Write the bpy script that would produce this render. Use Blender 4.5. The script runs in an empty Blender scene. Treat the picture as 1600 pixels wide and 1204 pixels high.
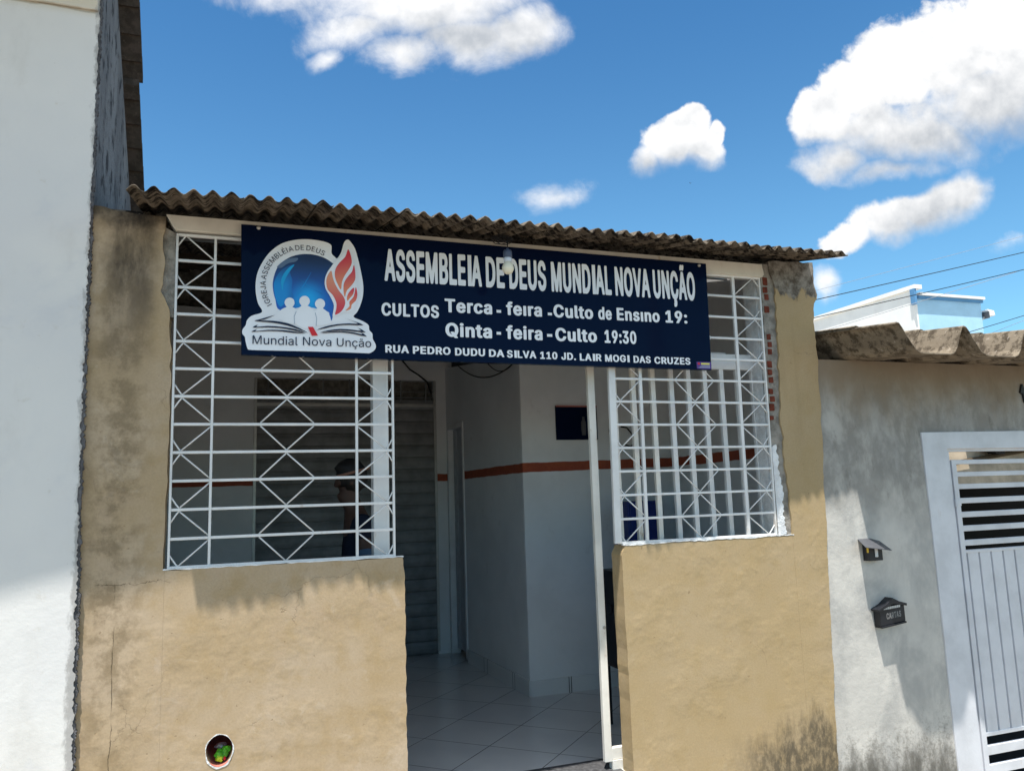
import bpy, bmesh, math, random, json
from mathutils import Vector, Matrix, Euler
R = math.radians
sc = bpy.context.scene
COL = sc.collection
# ------------------------------------------------------------------ camera
cd = bpy.data.cameras.new('camera'); cam = bpy.data.objects.new('camera', cd); COL.objects.link(cam)
cd.sensor_fit = 'HORIZONTAL'; cd.sensor_width = 36.0; cd.lens = 36.0 * 1233.83 / 1600.0
cd.clip_start = 0.05; cd.clip_end = 4000
cam_right = Vector((0.94108361, -0.33661356, -0.03244908)); cam_up = Vector((-0.01748952, -0.14427134, 0.98938359))
cam_fwd = cam_up.cross(cam_right)
cam.matrix_world = Matrix(((cam_right.x, cam_up.x, -cam_fwd.x, 0.0), (cam_right.y, cam_up.y, -cam_fwd.y, -4.4906),
                           (cam_right.z, cam_up.z, -cam_fwd.z, 1.64), (0, 0, 0, 1)))
sc.camera = cam
# ------------------------------------------------------------------ exposure
vs = sc.view_settings
vs.view_transform = 'Standard'; vs.look = 'None'; vs.gamma = 1; vs.use_curve_mapping = False
vs.exposure = 0.75
sc.cycles.max_bounces = 10; sc.cycles.diffuse_bounces = 6
# ------------------------------------------------------------------ sun
TO_SUN = Vector((-0.17, -0.2545, 1.0)).normalized()
ld = bpy.data.lights.new('sun', 'SUN'); ld.energy = 4.6; ld.angle = R(0.6); ld.color = (1.0, 0.955, 0.88)
sun = bpy.data.objects.new('sun', ld); COL.objects.link(sun); sun.location = (-6, -9, 30)
sun.rotation_euler = TO_SUN.to_track_quat('Z', 'Y').to_euler()

# ------------------------------------------------------------------ node helper
class T:
    def __init__(s, tree): s.t = tree; s.N = tree.nodes; s.L = tree.links
    def put(s, inp, v):
        if v is None: return
        if hasattr(v, 'is_output') : s.L.new(v, inp)
        else:
            if isinstance(v, (tuple, list)) and inp.type == 'RGBA' and len(v) == 3: v = (*v, 1)
            inp.default_value = v
    def m(s, op, a, b=None, c=None, clamp=False):
        n = s.N.new('ShaderNodeMath'); n.operation = op; n.use_clamp = clamp
        for i, v in enumerate((a, b, c)): s.put(n.inputs[i], v)
        return n.outputs[0]
    def v(s, op, a, b=None, scale=None):
        n = s.N.new('ShaderNodeVectorMath'); n.operation = op
        s.put(n.inputs[0], a); s.put(n.inputs[1], b)
        if scale is not None: s.put(n.inputs['Scale'], scale)
        return n.outputs['Value' if op in ('DOT_PRODUCT', 'LENGTH', 'DISTANCE') else 'Vector']
    def pos(s): return s.N.new('ShaderNodeNewGeometry').outputs['Position']
    def obj(s): return s.N.new('ShaderNodeTexCoord').outputs['Object']
    def gen(s): return s.N.new('ShaderNodeTexCoord').outputs['Generated']
    def xyz(s, v):
        n = s.N.new('ShaderNodeSeparateXYZ'); s.put(n.inputs[0], v); return n.outputs
    def comb(s, x, y, z):
        n = s.N.new('ShaderNodeCombineXYZ'); s.put(n.inputs[0], x); s.put(n.inputs[1], y); s.put(n.inputs[2], z); return n.outputs[0]
    def noise(s, vec, scale, detail=5, rough=.55, dist=0, mul=None):
        if mul: vec = s.v('MULTIPLY', vec, mul)
        n = s.N.new('ShaderNodeTexNoise'); s.put(n.inputs['Vector'], vec); n.inputs['Scale'].default_value = scale
        n.inputs['Detail'].default_value = detail; n.inputs['Roughness'].default_value = rough; n.inputs['Distortion'].default_value = dist
        return n.outputs['Fac']
    def voro(s, vec, scale, feature='DISTANCE_TO_EDGE', mul=None):
        if mul: vec = s.v('MULTIPLY', vec, mul)
        n = s.N.new('ShaderNodeTexVoronoi'); n.feature = feature; s.put(n.inputs['Vector'], vec); n.inputs['Scale'].default_value = scale
        return n.outputs['Distance']
    def mr(s, v, a, b, c=0.0, d=1.0, smooth=True):
        n = s.N.new('ShaderNodeMapRange'); n.interpolation_type = 'SMOOTHSTEP' if smooth else 'LINEAR'; n.clamp = True
        for i, x in enumerate((v, a, b, c, d)): s.put(n.inputs[i], x)
        return n.outputs[0]
    def mix(s, f, a, b, mode='MIX'):
        n = s.N.new('ShaderNodeMix'); n.data_type = 'RGBA'; n.blend_type = mode
        s.put(n.inputs[0], f); s.put(n.inputs[6], a); s.put(n.inputs[7], b)
        return n.outputs[2]

# ------------------------------------------------------------------ world: sky with cumulus
W = bpy.data.worlds.new('World'); sc.world = W; W.use_nodes = True
t = T(W.node_tree); t.N.clear()
sky = t.N.new('ShaderNodeTexSky'); sky.sky_type = 'NISHITA'; sky.sun_disc = False
sky.sun_elevation = math.asin(TO_SUN.z); sky.sun_rotation = math.atan2(TO_SUN.x, TO_SUN.y)
sky.air_density = 1.0; sky.dust_density = 0.6; sky.ozone_density = 2.0; sky.altitude = 700
hs = t.N.new('ShaderNodeHueSaturation'); hs.inputs['Hue'].default_value = 0.5; hs.inputs['Saturation'].default_value = 1.12; hs.inputs['Value'].default_value = 1.1
t.L.new(sky.outputs[0], hs.inputs['Color'])
dirv = t.v('NORMALIZE', t.N.new('ShaderNodeTexCoord').outputs['Generated'])
FWD = (0.3377, 0.9305, 0.1417)          # the clouds are laid on the plane tangent to the sky in this compass direction
df = t.v('DOT_PRODUCT', dirv, FWD)
dq = t.v('SCALE', dirv, None, t.m('DIVIDE', 1.0, t.m('MAXIMUM', df, .05)))
front = t.mr(df, .05, .25)
CL = [[5.269,-1.199,-0.082,-2.666,-8.739,13.35,1.5,1],[11.866,-3.108,1.922,-8.477,-13.139,22.497,1.2,1],[12.679,-5.928,1.332,-7.657,-13.063,23.688,1.4,1],[10.755,-3.226,-0.28,-4.263,-14.216,23.832,1.4,1],[10.661,-0.747,0.08,-7.081,-23.214,35.461,0.9,1],[24.666,-15.72,21.72,-47.835,-20.17,43.979,0.8,1],[13.558,-2.805,-0.169,-5.496,-18.437,31.855,1.1,1],[16.326,-11.205,1.367,-6.461,-9.418,25.359,1.1,0],[26.783,-16.571,-1.943,-6.697,-23.391,48.432,1,0],[70.182,-47.602,-5.701,-6.387,-22.538,48.562,0.9,0],[23.189,-17.944,7.949,-14.875,-7.901,33.051,0.9,0],[23.552,-15.433,-1.834,-4.23,-15.143,34.396,0.9,0],[16.583,-14.552,-1.829,-2.891,-10.122,21.147,1.1,0],[14.804,-13.977,-1.776,-3.033,-10.401,19.931,1.2,0],[10.631,-10.87,-1.397,-2.209,-7.48,13.542,1.3,0],[8.1,-9.114,-1.186,-2.229,-7.49,13.04,1.3,0],[8.176,-10.332,-1.362,-2.154,-7.183,12.042,1.3,0],[6.052,-7.421,-0.975,-1.99,-6.878,13.633,1.2,0],[5.768,-6.014,-0.775,-2.333,-8.224,17.655,1.2,0],[11.309,-11.144,0.617,-6.61,-9.03,27.97,0.9,0],[7.825,-8.5,-0.015,-7.862,-12.997,39.307,0.8,0],[15.874,-17.639,5.325,-14.306,-1.922,38.529,1,0],[11.687,-14.124,3.285,-9.062,-2.146,26.482,1.2,0],[11.742,-15.902,3.241,-9.075,-2.181,26.477,1.1,0],[19.373,-18.914,-2.416,-2.667,-10.312,29.626,0.9,0],[11.473,-14.713,3.196,-9.497,-2.256,27.742,1.2,0],[38.294,-33.511,-4.21,-2.934,-12.644,46.069,0.9,1],[17.586,-8.015,0.501,-9.162,-19.158,53.591,0.55,1],[21.359,-30.156,2.462,-23.503,-11.795,99.516,0.4,1]]
GR = [[3.872,-4.391,-0.209,-3.012,-6.387,16.787],[6.412,-8.151,-1.075,-1.786,-6.238,12.915],[6.582,-8.591,1.828,-9.799,-1.893,29.202],[12.667,-7.623,-0.888,-3.385,-12.29,29.325],[7.921,-2.273,-0.191,-4.585,-15.267,25.405],[14.43,-5.424,-0.536,-7.982,-26.736,45.843]]
warp = t.N.new('ShaderNodeTexNoise'); warp.inputs['Scale'].default_value = 16; warp.inputs['Detail'].default_value = 3
t.L.new(dq, warp.inputs['Vector'])
wv = t.v('SCALE', t.v('SUBTRACT', warp.outputs['Color'], (.5, .5, .5)), None, .035)
dw = t.v('ADD', dq, wv)
def blob(e, src):
    a = t.v('DOT_PRODUCT', src, tuple(e[0:3])); b = t.v('DOT_PRODUCT', src, tuple(e[3:6]))
    return t.m('SUBTRACT', 1.0, t.m('SQRT', t.m('ADD', t.m('MULTIPLY', a, a), t.m('MULTIPLY', b, b))))
crisp = wisp = None
for e in CL:
    k = t.m('MULTIPLY', blob(e, dw), e[6])
    if e[7]: wisp = k if wisp is None else t.m('MAXIMUM', wisp, k)
    else: crisp = k if crisp is None else t.m('MAXIMUM', crisp, k)
nA = t.noise(dq, 13, 10, .61); nB = t.noise(dq, 10, 10, .66, .3)
mc = t.m('ADD', crisp, t.m('MULTIPLY', t.m('SUBTRACT', nA, .5), 1.45))
mw = t.m('ADD', wisp, t.m('MULTIPLY', t.m('SUBTRACT', nB, .5), 1.9))
grey = None
for e in GR:
    k = t.mr(t.m('ADD', blob(e, dw), t.m('MULTIPLY', t.m('SUBTRACT', nB, .5), .45)), -.5, .9)
    grey = k if grey is None else t.m('MAXIMUM', grey, k)
ac = t.mr(mc, .0, t.m('ADD', .26, t.m('MULTIPLY', grey, .8))); aw = t.m('MULTIPLY', t.mr(mw, -.12, .95), .96)
alpha = t.m('MULTIPLY', t.m('MAXIMUM', ac, aw), front)
up = t.v('ADD', dq, (-.004, 0, .016))
nA2 = t.noise(up, 17, 5, .55); nA1 = t.noise(dq, 17, 5, .55)
relief = t.m('MULTIPLY', t.m('SUBTRACT', nA1, nA2), 1.9)
lit = t.m('ADD', t.m('SUBTRACT', 1.0, t.m('MULTIPLY', grey, .78)), relief)
lit = t.m('MAXIMUM', t.m('MINIMUM', lit, 1.08), .02)
ccol = t.mix(lit, (3.2, 3.4, 3.65, 1), (6.2, 6.2, 6.2, 1))
tint = t.mix(1.0, hs.outputs[0], t.mix(t.mr(t.xyz(dirv)[2], .24, .62), (.74, 1.03, 1.0, 1), (.46, .80, .90, 1)), 'MULTIPLY')
full = t.mix(alpha, tint, ccol)
# scattered cumulus added to the unseen sky behind and above, whitening the ambient light
nR = t.noise(dirv, 3.2, 6, .6)
dz = t.xyz(dirv)[2]
ar = t.m('MULTIPLY', t.m('MULTIPLY', t.mr(nR, .34, .5), t.mr(df, .45, .15)), t.mr(dz, .34, .55))
full = t.mix(ar, full, t.mix(t.mr(t.noise(dirv, 6, 4), .35, .65), (3.2, 3.4, 3.65, 1), (6.2, 6.2, 6.2, 1)))
bg = t.N.new('ShaderNodeBackground'); bg.inputs[1].default_value = 0.105
t.L.new(full, bg.inputs[0])
wo = t.N.new('ShaderNodeOutputWorld'); t.L.new(bg.outputs[0], wo.inputs[0])
# ------------------------------------------------------------------ materials
def mk(name, rough=.8, spec=.3, metal=0.0):
    m = bpy.data.materials.new(name); m.use_nodes = True
    b = m.node_tree.nodes['Principled BSDF']
    t = T(m.node_tree); t.b = b; t.mat = m
    b.inputs['Roughness'].default_value = rough; b.inputs['Specular IOR Level'].default_value = spec; b.inputs['Metallic'].default_value = metal
    return m, t
def setc(t, c): t.put(t.b.inputs['Base Color'], c)
def bump(t, h, dist, strength=1.0, nrm=None):
    n = t.N.new('ShaderNodeBump'); n.inputs['Strength'].default_value = strength; n.inputs['Distance'].default_value = dist
    t.put(n.inputs['Height'], h); t.put(n.inputs['Normal'], nrm)
    t.L.new(n.outputs[0], t.b.inputs['Normal']); return n.outputs[0]
def simple(name, col, rough=.5, spec=.4, metal=0, var=.12, scale=9, bmp=0.0):
    m, t = mk(name, rough, spec, metal)
    p = t.pos(); n = t.noise(p, scale, 5, .6)
    f = t.mr(n, .3, .7, 1 - var, 1 + var * .5)
    c = t.mix(1.0, col, t.comb(f, f, f), 'MULTIPLY'); setc(t, c)
    if bmp: bump(t, t.noise(p, scale * 6, 4), bmp)
    return m
M = {}

# tan plaster of the two pillars and parapets
def tan_plaster():
    m, t = mk('tan_plaster', .92, .12)
    p = t.pos(); x, y, z = t.xyz(p)
    big = t.noise(p, 1.6, 4, .55); mid = t.noise(p, 7, 5, .6); fine = t.noise(p, 60, 4, .6)
    c = t.mix(t.mr(big, .35, .65), (.42, .315, .195), (.465, .366, .26))
    c = t.mix(t.mr(mid, .42, .72, 0, .6), c, (.375, .268, .138))
    c = t.mix(t.mr(t.noise(p, 2.6, 6, .65, .4), .54, .72, 0, .55), c, (.445, .335, .235))
    c = t.mix(t.mr(t.noise(p, 11, 7, .72, .6), .55, .70, 0, .38), c, (.33, .25, .165))
    c = t.mix(t.mr(t.noise(p, 5, 7, .7, .8), .58, .66, 0, .35), c, (.52, .43, .33))
    # right pillar is yellower
    c = t.mix(t.mr(x, 1.5, 2.4, 0, .6), c, (.385, .288, .152))
    # vertical rain streaks, pale and dark
    st = t.noise(p, 5.5, 5, .6, 0, (1, 1, .12))
    c = t.mix(t.m('MULTIPLY', t.mr(st, .5, .75, 0, .4), t.mr(z, .9, 2.2)), c, (.25, .185, .10))
    # dark old leak down the left pillar
    wx = t.m('ADD', x, t.m('MULTIPLY', t.m('SUBTRACT', t.noise(p, 6, 4), .5), .12))
    leak = t.m('MULTIPLY', t.mr(t.m('ABSOLUTE', t.m('ADD', wx, .50)), .05, .16, 1, 0), t.mr(z, 2.15, 3.1))
    leak = t.m('MULTIPLY', leak, t.mr(t.noise(p, 9, 6, .65, 0, (1, 1, .35)), .3, .6, .35, 1))
    c = t.mix(t.m('MULTIPLY', leak, .96), c, (.042, .035, .03))
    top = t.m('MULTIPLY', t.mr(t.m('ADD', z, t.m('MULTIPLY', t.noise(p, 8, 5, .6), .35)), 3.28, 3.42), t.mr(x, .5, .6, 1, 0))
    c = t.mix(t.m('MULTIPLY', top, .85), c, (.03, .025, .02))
    low = t.m('MULTIPLY', t.mr(t.m('ABSOLUTE', t.m('ADD', wx, .53)), .03, .2, 1, 0), t.mr(z, .2, 1.2, .55, 1))
    c = t.mix(t.m('MULTIPLY', low, t.mr(t.noise(p, 7, 6, .7), .42, .62, 0, .62)), c, (.18, .14, .095))
    # bare grey concrete at the broken head of the right pillar
    head = t.mr(t.m('ADD', z, t.m('MULTIPLY', t.m('SUBTRACT', t.noise(p, 9, 5, .6, 0, (1, 1, .5)), .5), .42)), 3.02, 3.06)
    gc = t.mix(t.mr(t.noise(p, 14, 5, .7), .35, .65), (.30, .28, .25), (.10, .085, .07))
    c = t.mix(t.m('MULTIPLY', head, t.mr(x, 3.0, 3.1)), c, gc)
    # mildew at the foot on the right
    md = t.m('ADD', z, t.m('MULTIPLY', t.m('SUBTRACT', t.noise(p, 5, 6, .7, 0, (1, 1, .35)), .5), -.95))
    md = t.m('MULTIPLY', t.mr(md, -.06, .2, 1, 0), t.mr(x, 2.9, 3.4))
    md = t.m('MULTIPLY', md, t.mr(t.noise(p, 26, 5, .7, 0, (1, 1, .5)), .3, .6, .3, 1))
    c = t.mix(t.m('MULTIPLY', md, .85), c, (.075, .065, .05))
    # yellow lower drips on the jamb, small pits
    pits = t.mr(t.noise(p, 34, 2, .5), .69, .76)
    c = t.mix(t.m('MULTIPLY', pits, .5), c, (.20, .14, .075))
    gv = t.mr(t.noise(p, 85, 4, .65), .3, .7, .94, 1.05)
    c = t.mix(1.0, c, t.comb(gv, gv, gv), 'MULTIPLY')
    specks = t.mr(t.noise(p, 120, 2, .5), .70, .76)
    c = t.mix(t.m('MULTIPLY', specks, .55), c, (.12, .09, .06))
    # hairline cracks
    cw = t.v('ADD', p, t.v('SCALE', t.v('SUBTRACT', t.comb(t.noise(p, 5, 5), t.noise(p, 5.3, 5), t.noise(p, 4.7, 5)), (.5, .5, .5)), None, .28))
    cr = t.mr(t.voro(cw, 1.45), .0, .0045, 1, 0)
    cr = t.m('MULTIPLY', cr, t.mr(t.noise(p, 2.1, 3), .52, .6))
    c = t.mix(t.m('MULTIPLY', cr, .4), c, (.16, .12, .08))
    jx = t.m('ADD', x, t.m('MULTIPLY', t.m('SUBTRACT', t.noise(p, 7, 5, .65), .5), .035))
    seam = t.m('MULTIPLY', t.mr(t.m('ABSOLUTE', t.m('ADD', jx, .515)), .0012, .0034, 1, 0), t.m('MULTIPLY', t.mr(z, 1.26, 1.32, 1, 0), t.mr(t.noise(p, 5, 4, .6), .36, .5)))
    jz = t.m('ADD', z, t.m('MULTIPLY', t.m('SUBTRACT', t.noise(p, 9, 5, .7), .5), .10))
    seam2 = t.m('MULTIPLY', t.mr(t.m('ABSOLUTE', t.m('SUBTRACT', jz, 1.275)), .001, .0034, 1, 0), t.m('MULTIPLY', t.mr(x, -.62, -.58), t.m('MULTIPLY', t.mr(x, -.30, -.24, 1, 0), t.mr(t.noise(p, 14, 4, .6), .40, .55))))
    c = t.mix(t.m('MULTIPLY', t.m('MAXIMUM', seam, seam2), .75), c, (.07, .055, .035))
    setc(t, c)
    h = t.m('ADD', t.m('MULTIPLY', t.noise(p, 3.5, 3, .5, 0, (1, 1, 1.7)), 1.2), t.m('ADD', t.m('MULTIPLY', t.noise(p, 14, 5, .62), .34), t.m('ADD', t.m('MULTIPLY', fine, .26), t.m('MULTIPLY', t.noise(p, 170, 3, .6), .12))))
    h = t.m('SUBTRACT', h, t.m('ADD', t.m('MULTIPLY', cr, .25), t.m('MULTIPLY', pits, .3)))
    rough = t.mr(t.noise(p, 2.3, 4, .6), .42, .62, .18, 1.0)
    rough = t.m('MULTIPLY', rough, t.mr(z, 1.35, 1.6, 1.0, .55))
    bump(t, t.m('MULTIPLY', h, rough), .0042, .9)
    return m
M['tan'] = tan_plaster()

def white_plaster():
    m, t = mk('white_plaster', .9, .15)
    p = t.pos(); x, y, z = t.xyz(p)
    c = t.mix(t.mr(t.noise(p, 1.3, 4, .5), .35, .65), (.74, .73, .71), (.69, .685, .68))
    c = t.mix(t.mr(t.noise(p, 3.1, 6, .65, 0, (1, 1, .4)), .5, .72, 0, .6), c, (.62, .605, .58))
    c = t.mix(t.mr(t.noise(p, 1.1, 6, .7, 1.0, (1, 1, .6)), .55, .68, 0, .45), c, (.60, .61, .64))
    c = t.mix(t.mr(t.noise(p, 8, 6, .72, .5), .62, .72, 0, .35), c, (.56, .52, .45))
    c = t.mix(t.mr(z, 4.27, 4.35, 0, .75), c, (.66, .58, .44))
    seam = t.mr(t.m('ABSOLUTE', t.m('SUBTRACT', z, t.m("ADD", 4.305, t.m('MULTIPLY', t.noise(p, 6, 4), .04)))), 0, .012, 1, 0)
    c = t.mix(t.m('MULTIPLY', seam, .6), c, (.30, .24, .17))
    e = t.m('ADD', x, t.m('MULTIPLY', t.m('SUBTRACT', t.noise(p, 22, 6, .7, 0, (1, 1, .5)), .5), .10))
    c = t.mix(t.m('MULTIPLY', t.mr(e, -.715, -.69), .8), c, (.34, .33, .32))
    c = t.mix(t.mr(t.noise(p, 90, 2, .5), .74, .8, 0, .5), c, (.45, .43, .4))
    setc(t, c)
    h = t.m('ADD', t.m('MULTIPLY', t.noise(p, 4, 4, .55), 1.3), t.m('ADD', t.m('MULTIPLY', t.noise(p, 24, 5, .6), .4), t.m('MULTIPLY', t.noise(p, 90, 3, .6), .1)))
    bump(t, h, .0042, .8)
    return m
M['white_wall'] = white_plaster()

def streaky_grey():
    m, t = mk('streaked_grey_render', .95, .1)
    p = t.pos()
    s1 = t.noise(p, 7, 6, .65, 0, (1, .4, .1)); s2 = t.noise(p, 26, 4, .62, .2, (1, .38, .26))
    c = t.mix(t.mr(s1, .38, .62), (.25, .248, .25), (.17, .168, .172))
    c = t.mix(t.mr(s2, .50, .66, 0, .85), c, (.03, .03, .033)); z0 = t.xyz(p)[2]
    c = t.mix(t.m('MULTIPLY', t.mr(t.m('ADD', z0, t.m('MULTIPLY', s1, .5)), 3.4, 3.75, 1, 0), .6), c, (.06, .055, .05))
    setc(t, c); bump(t, t.m('ADD', s2, t.noise(p, 40, 4)), .012, .9)
    return m
M['streak'] = streaky_grey()

def grey_wall():
    m, t = mk('grey_cement_render', .93, .12)
    p = t.pos(); x, y, z = t.xyz(p)
    c = t.mix(t.mr(t.noise(p, 2.2, 5, .6), .35, .65), (.60, .58, .54), (.51, .495, .465))
    c = t.mix(t.mr(t.noise(p, 2.6, 6, .66, .3, (1, 1, .7)), .42, .66, 0, .62), c, (.31, .31, .305))
    up_ = t.mr(t.m('ADD', z, t.m('MULTIPLY', t.noise(p, 2.5, 5, .6), .6)), 1.55, 2.0)  # upper wall coloured darker for the canopy shade, with mottled drip stains
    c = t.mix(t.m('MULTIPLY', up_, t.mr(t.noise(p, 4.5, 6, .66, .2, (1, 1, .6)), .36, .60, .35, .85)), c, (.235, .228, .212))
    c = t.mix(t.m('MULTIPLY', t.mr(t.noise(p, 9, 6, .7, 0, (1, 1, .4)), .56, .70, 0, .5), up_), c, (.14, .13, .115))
    br = t.m('MULTIPLY', t.mr(t.m('ADD', z, t.m('MULTIPLY', t.noise(p, 3, 5, .6, 0, (1, 1, .4)), .7)), 2.35, 2.85), .85)
    c = t.mix(br, c, (.25, .195, .135))
    md = t.m('ADD', z, t.m('MULTIPLY', t.m('SUBTRACT', t.noise(p, 6, 6, .7, 0, (1, 1, .4)), .5), -.8))
    c = t.mix(t.mr(md, -.36, -.06, .9, 0), c, (.085, .08, .07))
    c = t.mix(t.m('MULTIPLY', t.mr(md, -.22, .18, .9, 0), t.mr(t.noise(p, 45, 4, .7), .45, .65, 0, .6)), c, (.16, .15, .13))
    c = t.mix(t.mr(t.noise(p, 70, 2, .5), .72, .78, 0, .5), c, (.2, .19, .17))
    setc(t, c)
    bump(t, t.m('ADD', t.m('MULTIPLY', t.noise(p, 4, 4), 1.2), t.m('ADD', t.m('MULTIPLY', t.noise(p, 22, 5, .6), .5), t.m('MULTIPLY', t.noise(p, 90, 3), .12))), .007, .8)
    return m
M['grey'] = grey_wall()

def corrugated(name, a, b, dark, lich, k=.6):
    m, t = mk(name, .95, .1)
    p = t.pos()
    s = t.noise(p, 9, 6, .65, .2, (1, .22, 1)); n = t.noise(p, 13, 6, .68)
    c = t.mix(t.mr(s, .35, .65), a, b)
    c = t.mix(t.mr(n, .44, .60, 0, k), c, dark)
    c = t.mix(t.mr(t.noise(p, 31, 5, .7), .58, .7, 0, .7), c, lich)
    setc(t, c); bump(t, t.m('ADD', n, t.m('MULTIPLY', t.noise(p, 70, 4, .6), .4)), .004, .8)
    return m
M['roof'] = corrugated('old_fibre_cement', (.20, .165, .128), (.09, .075, .06), (.016, .013, .011), (.36, .31, .24), 1.0)
M['roof_in'] = M['roof']
M['canopy'] = corrugated('pale_fibre_cement', (.27, .225, .17), (.20, .165, .125), (.06, .047, .034), (.42, .37, .32), .85)
M['tiles'] = corrugated('dark_roof_tile', (.11, .09, .08), (.08, .07, .06), (.04, .035, .03), (.16, .13, .11))

def white_metal(name, col=(.76, .77, .775), rust=.35, rough=.38):
    m, t = mk(name, rough, .45)
    p = t.pos()
    c = t.mix(t.mr(t.noise(p, 4, 5, .6), .35, .7), col, tuple(v * .84 for v in col))
    c = t.mix(t.mr(t.noise(p, 11, 6, .7, 0, (1, 1, .3)), .60, .72, 0, rust), c, (.40, .27, .15))
    setc(t, c); bump(t, t.noise(p, 55, 3), .0012, .6)
    return m
M['wmetal'] = white_metal('white_painted_steel')
M['wmetal_old'] = white_metal('worn_white_paint', (.80, .78, .73), .8, .45)
M['gatepaint'] = white_metal('pale_gate_paint', (.66, .68, .73), .12, .35)
M['beam'] = white_metal('cream_beam_paint', (.74, .70, .62), .5, .5)

def inner_wall():
    m, t = mk('inner_wall_paint', .85, .2)
    p = t.pos(); x, y, z = t.xyz(p)
    c = t.mix(t.mr(t.noise(p, 2, 5, .6), .35, .7), (.75, .755, .76), tuple(v * .9 for v in (.75, .755, .76)))
    c = t.mix(t.mr(t.noise(p, 5, 6, .7), .6, .75, 0, .3), c, (.35, .33, .3))
    zc = t.m('SUBTRACT', z, t.m('MULTIPLY', t.mr(x, 2.45, 4.4, 0, .035, False), 1.0))
    zc = t.m('ADD', zc, t.m('MULTIPLY', t.m('SUBTRACT', t.noise(p, 6, 4), .5), .018))
    band = t.m('MULTIPLY', t.mr(zc, 1.862, 1.868, smooth=False), t.mr(zc, 1.945, 1.951, 1, 0, False))
    c = t.mix(band, c, t.mix(t.mr(t.noise(p, 20, 4), .3, .7), (.36, .088, .045), (.29, .07, .04)))
    setc(t, c); bump(t, t.m('ADD', t.noise(p, 5, 3), t.m('MULTIPLY', t.noise(p, 45, 4), .2)), .004, .7)
    return m
M['inner'] = inner_wall()

def floor_tile():
    m, t = mk('white_glazed_tile', .09, .5)
    p = t.pos(); x, y, z = t.xyz(p)
    a = t.m('DIVIDE', t.m('ADD', t.m('SUBTRACT', y, x), .77), .735); b = t.m('DIVIDE', t.m('SUBTRACT', t.m('ADD', x, y), 2.68), .735)
    def g(v):
        f = t.m('FRACT', v); return t.m('MINIMUM', f, t.m('SUBTRACT', 1.0, f))
    d = t.m('MINIMUM', g(a), g(b))
    gr = t.mr(d, .004, .008, 1, 0, False)
    c = t.mix(t.mr(t.noise(p, 3, 4), .3, .7), (.72, .72, .71), (.66, .66, .66))
    c = t.mix(gr, c, (.16, .155, .15))
    setc(t, c)
    t.put(t.b.inputs['Roughness'], t.mr(t.noise(p, 6, 5, .6), .35, .7, .07, .2))
    bump(t, t.m('MULTIPLY', gr, -1), .002)
    return m
M['floor'] = floor_tile()

def sign_vinyl(name, col, rough=.07):
    m, t = mk(name, rough, .06); p = t.pos()
    setc(t, t.mix(t.mr(t.noise(p, 3, 3), .3, .7), col, tuple(v * .93 for v in col)))
    bump(t, t.noise(p, 2.2, 2), .003, .35)
    return m
M['navy'] = sign_vinyl('navy_sign_vinyl', (.0032, .0085, .031))
M['print_white'] = sign_vinyl('white_print', (.86, .90, .96), .3)
M['print_navy'] = sign_vinyl('navy_print', (.012, .025, .06), .3)
M['print_red'] = sign_vinyl('red_print', (.66, .045, .06), .3)
M['print_line'] = sign_vinyl('pale_blue_print', (.42, .50, .60), .3)
def flame():
    m, t = mk('flame_print', .3, .5); p = t.obj(); x, y, z = t.xyz(t.gen())
    setc(t, t.mix(t.mr(t.m('ADD', t.m('MULTIPLY', z, 1.0), t.m('MULTIPLY', x, -.15)), .0, .75), (.78, .25, .11), (.66, .04, .055))); return m
M['flame'] = flame()
def flame2():
    m, t = mk('flame_print_low', .3, .5); x, y, z = t.xyz(t.gen())
    setc(t, t.mix(t.mr(z, .1, .95), (.66, .04, .055), (.76, .30, .16))); return m
M['flame_rev'] = flame2()
def globe():
    m, t = mk('globe_print', .3, .5); x, y, z = t.xyz(t.gen())
    c = t.mix(t.mr(z, .25, .95), (.004, .11, .50), (.008, .02, .075))
    dx = t.m('SUBTRACT', x, .55); dz = t.m('SUBTRACT', z, .30)
    d = t.m('SQRT', t.m('ADD', t.m('MULTIPLY', dx, dx), t.m('MULTIPLY', dz, dz)))
    c = t.mix(t.mr(d, .0, .36, .95, 0), c, (.0, .42, .92))
    setc(t, c); return m
M['globe'] = globe()
def shine():
    m, t = mk('globe_shine_print', .3, .5); x, y, z = t.xyz(t.gen())
    c = t.mix(t.mr(z, .45, 1.0), (.0, .25, .66), (.01, .075, .24)); c = t.mix(t.mr(x, .5, 1., 0, .7), c, (.005, .10, .40)); setc(t, c); return m
M['shine'] = shine()
M['shine2'] = sign_vinyl('light_cyan_print', (.03, .40, .78), .3)
M['gloss'] = sign_vinyl('slate_gloss_print', (.13, .20, .32), .3)
M['brick'] = simple('hollow_red_brick', (.17, .048, .032), .9, .1, 0, .35, 25, .004)
M['mortar'] = simple('grey_mortar', (.30, .28, .25), .95, .1, 0, .4, 18, .008)
M['shutter'] = simple('shutter_steel', (.22, .225, .23), .5, .4, 0, .25, 5)
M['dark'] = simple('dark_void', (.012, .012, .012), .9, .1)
M['black'] = simple('black_paint', (.012, .013, .018), .42, .4)
M['slatemetal'] = simple('slate_grey_metal', (.085, .088, .10), .45, .4)
M['door'] = simple('grey_door_paint', (.42, .44, .47), .5, .4)
M['cable'] = simple('black_cable', (.012, .012, .014), .6, .3)
M['cable_grey'] = simple('grey_cable', (.30, .32, .36), .6, .3)
M['zinc'] = simple('galvanised_steel', (.45, .45, .44), .4, .5, .6)
M['blue'] = simple('blue_plastic', (.010, .026, .16), .4, .4)
M['socket'] = simple('blue_grey_socket', (.075, .10, .16), .5, .4)
M['bulb'] = simple('cream_bulb_glass', (.78, .76, .62), .3, .5, 0, .03)
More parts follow.
